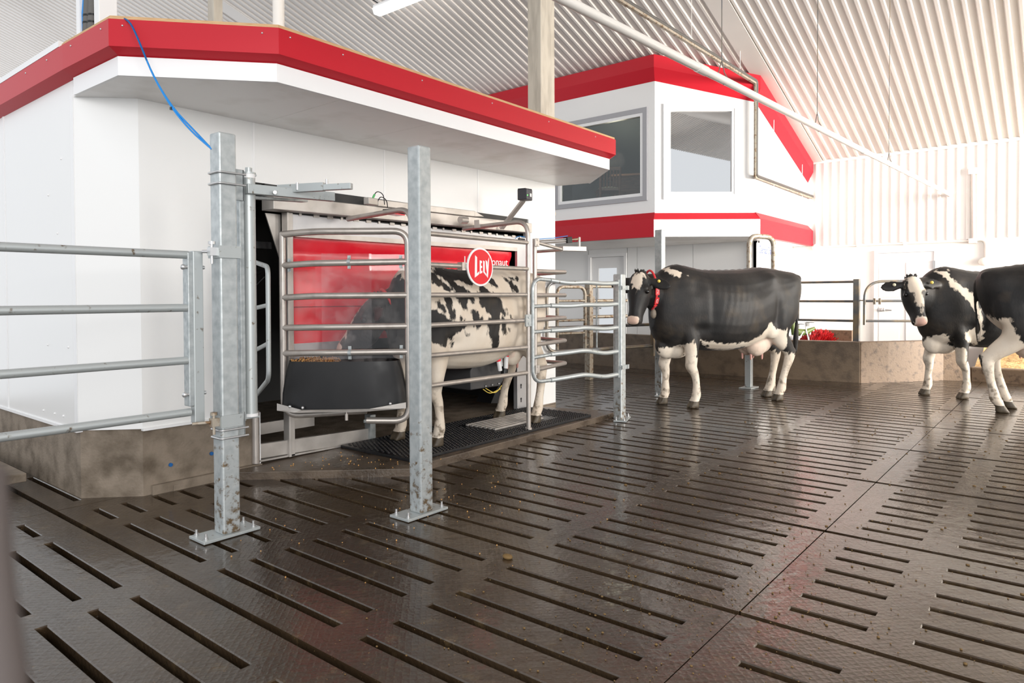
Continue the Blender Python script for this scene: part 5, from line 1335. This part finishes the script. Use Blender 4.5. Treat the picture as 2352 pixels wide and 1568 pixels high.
# collar with number blocks and pendant
ring2 = collar_pts(h2, 16, tilt=-.05, n=64)
sub2('collar_strap', MB().tube(ring2, .011, 8), COLLAR)
pN, latN, upN, rlN, rvN = h2['neck'][16]
near = 0 if latN.y > 0 else 32; dirn = -1 if near == 0 else 1
for k, ch in enumerate('200'):
    ix = (near + dirn*(1+5*k)) % 64; q = ring2[ix]; q2 = ring2[(ix+dirn) % 64]
    nn0 = (q-pN); nn0 = (nn0-upN*nn0.dot(upN)*.6).normalized(); c = q+nn0*.004; dd = (q-q2).normalized()
    m = MB(); nn_ = (nn0-dd*nn0.dot(dd)).normalized(); side = dd.cross(nn_)
    m.extrude([c-side*.022-dd*.034, c+side*.022-dd*.034, c+side*.022+dd*.034, c-side*.022+dd*.034], nn_*.014)
    bk = sub2('number_block', m, COLLAR)
    cu = bpy.data.curves.new('digit', 'FONT'); cu.body = ch; cu.size = .055; cu.align_x = 'CENTER'; cu.align_y = 'CENTER'; cu.extrude = .001
    o_ = bpy.data.objects.new('digit', cu); COL.objects.link(o_); dg = bpy.context.evaluated_depsgraph_get()
    mt = bpy.data.meshes.new_from_object(o_.evaluated_get(dg)); bpy.data.objects.remove(o_); mt.materials.clear(); mt.materials.append(WTEXT)
    xs_ = -side
    if xs_.cross(dd).dot(nn_) < 0: xs_ = side
    for v in mt.vertices:
        q_ = v.co.copy(); v.co = c+nn_*.0152 + xs_*q_.x + dd*q_.y
    o_ = bpy.data.objects.new('digit', mt); COL.objects.link(o_); o_.parent = bk
bw_ = ring2[(near + dirn*16) % 64] + latN*(.05 if latN.y > 0 else -.05) - Vector((0,0,.05))
sub2('collar_weight', MB().ball(bw_, .035, .03, .05, n=12).cyl(bw_+Vector((0,0,.04)), bw_+Vector((0,0,.075)), .012, 8), PEND)
sub2('ear_tag', MB().ball(h2['poll']+h2['d']*.06+h2['s']*(.21 if h2['s'].y > 0 else -.21)+h2['n']*.0, .016, n=10), TAG)

# white-faced cow looking at the camera
M3 = [(-1, q) for q in [[(0.805,1.423),(0.692,1.434),(0.703,1.357),(0.589,1.237),(0.497,1.149),(0.451,1.006),(0.415,0.82),(0.38,0.732),(0.379,0.6),(0.595,0.667),(0.562,0.738),(0.449,0.82),(0.461,0.919),(0.565,1.073),(0.657,1.204),(0.725,1.248),(0.748,1.336)]]]
M3 += [(-1, q) for q in [[(1.025,0.678),(0.909,0.649),(0.829,0.721),(0.714,0.703),(0.655,0.591),(0.539,0.556),(0.486,-0.151),(0.857,-0.147),(1.024,0.549)]]]
r3, sub3, h3 = cow('white-faced black cow with a white shoulder band looking at the camera', (9.9, .68), R(132), dict(marks=M3, legz=.42, s=1.03,
    poll=(1.14,.16,1.33), muzzle=(1.13,.32,.86), nrm=(.12,.99,.10), nose=.7, eard=.05, nk=(.06,-.06,.0), blaze=[(.06,0,.13,.085),(.20,0,.14,.045),(.50,0,.07,.06)],
    feet=dict(fl=(.50,.13), fr=(.72,-.20), hl=(-.60,.17), hr=(-.55,-.16))))
for s in (1, -1): sub3('ear_tag', MB().ball(h3['poll']+h3['d']*.05+h3['s']*s*.20+h3['n']*.004, .018, n=10), M('pale_tag', (.75,.7,.5), .5) if s > 0 else TAG)

# rear half of a cow at the right edge
M4 = [(-1, q) for q in [[(-0.881,0.845),(-0.877,0.914),(-0.837,0.953),(-0.78,0.905),(-0.677,0.936),(-0.649,0.868),(-0.637,0.792),(-0.558,0.688),(-0.48,0.604),(-0.475,-0.064),(-0.919,-0.102)]]]
r4, sub4, h4 = cow('black cow cut off by the right edge, seen from behind with white hind legs', (8.86, -.15), R(-81), dict(marks=M4, s=1.04,
    poll=(1.2,0,1.45), muzzle=(1.55,0,1.1), nrm=(.6,0,.8), nose=.6, feet=dict(hr=(-.76,-.15), hl=(-.66,.20)), udder=(-.40,.66,1.05),
    tail=[(-.88,.02,1.36),(-.93,.05,1.26),(-.93,.10,1.05),(-.91,.13,.88),(-.90,.14,.76),(-.90,.14,.66)], tailr=.7))

# ================================================================ rounded post standing very close to the lens
single('near_post', MB().tube([(0.044,0.183,1.166), (0.044,0.183,1.162), (0.041,0.17,1.143), (0.039,0.156,1.128), (0.036,0.143,1.116)], [.0005,.0042,.0046,.0048,.005], 20), BLUR, 'out of focus grey beige rounded bar at the lower left edge', 'bar', (0.041,0.17,1.143))
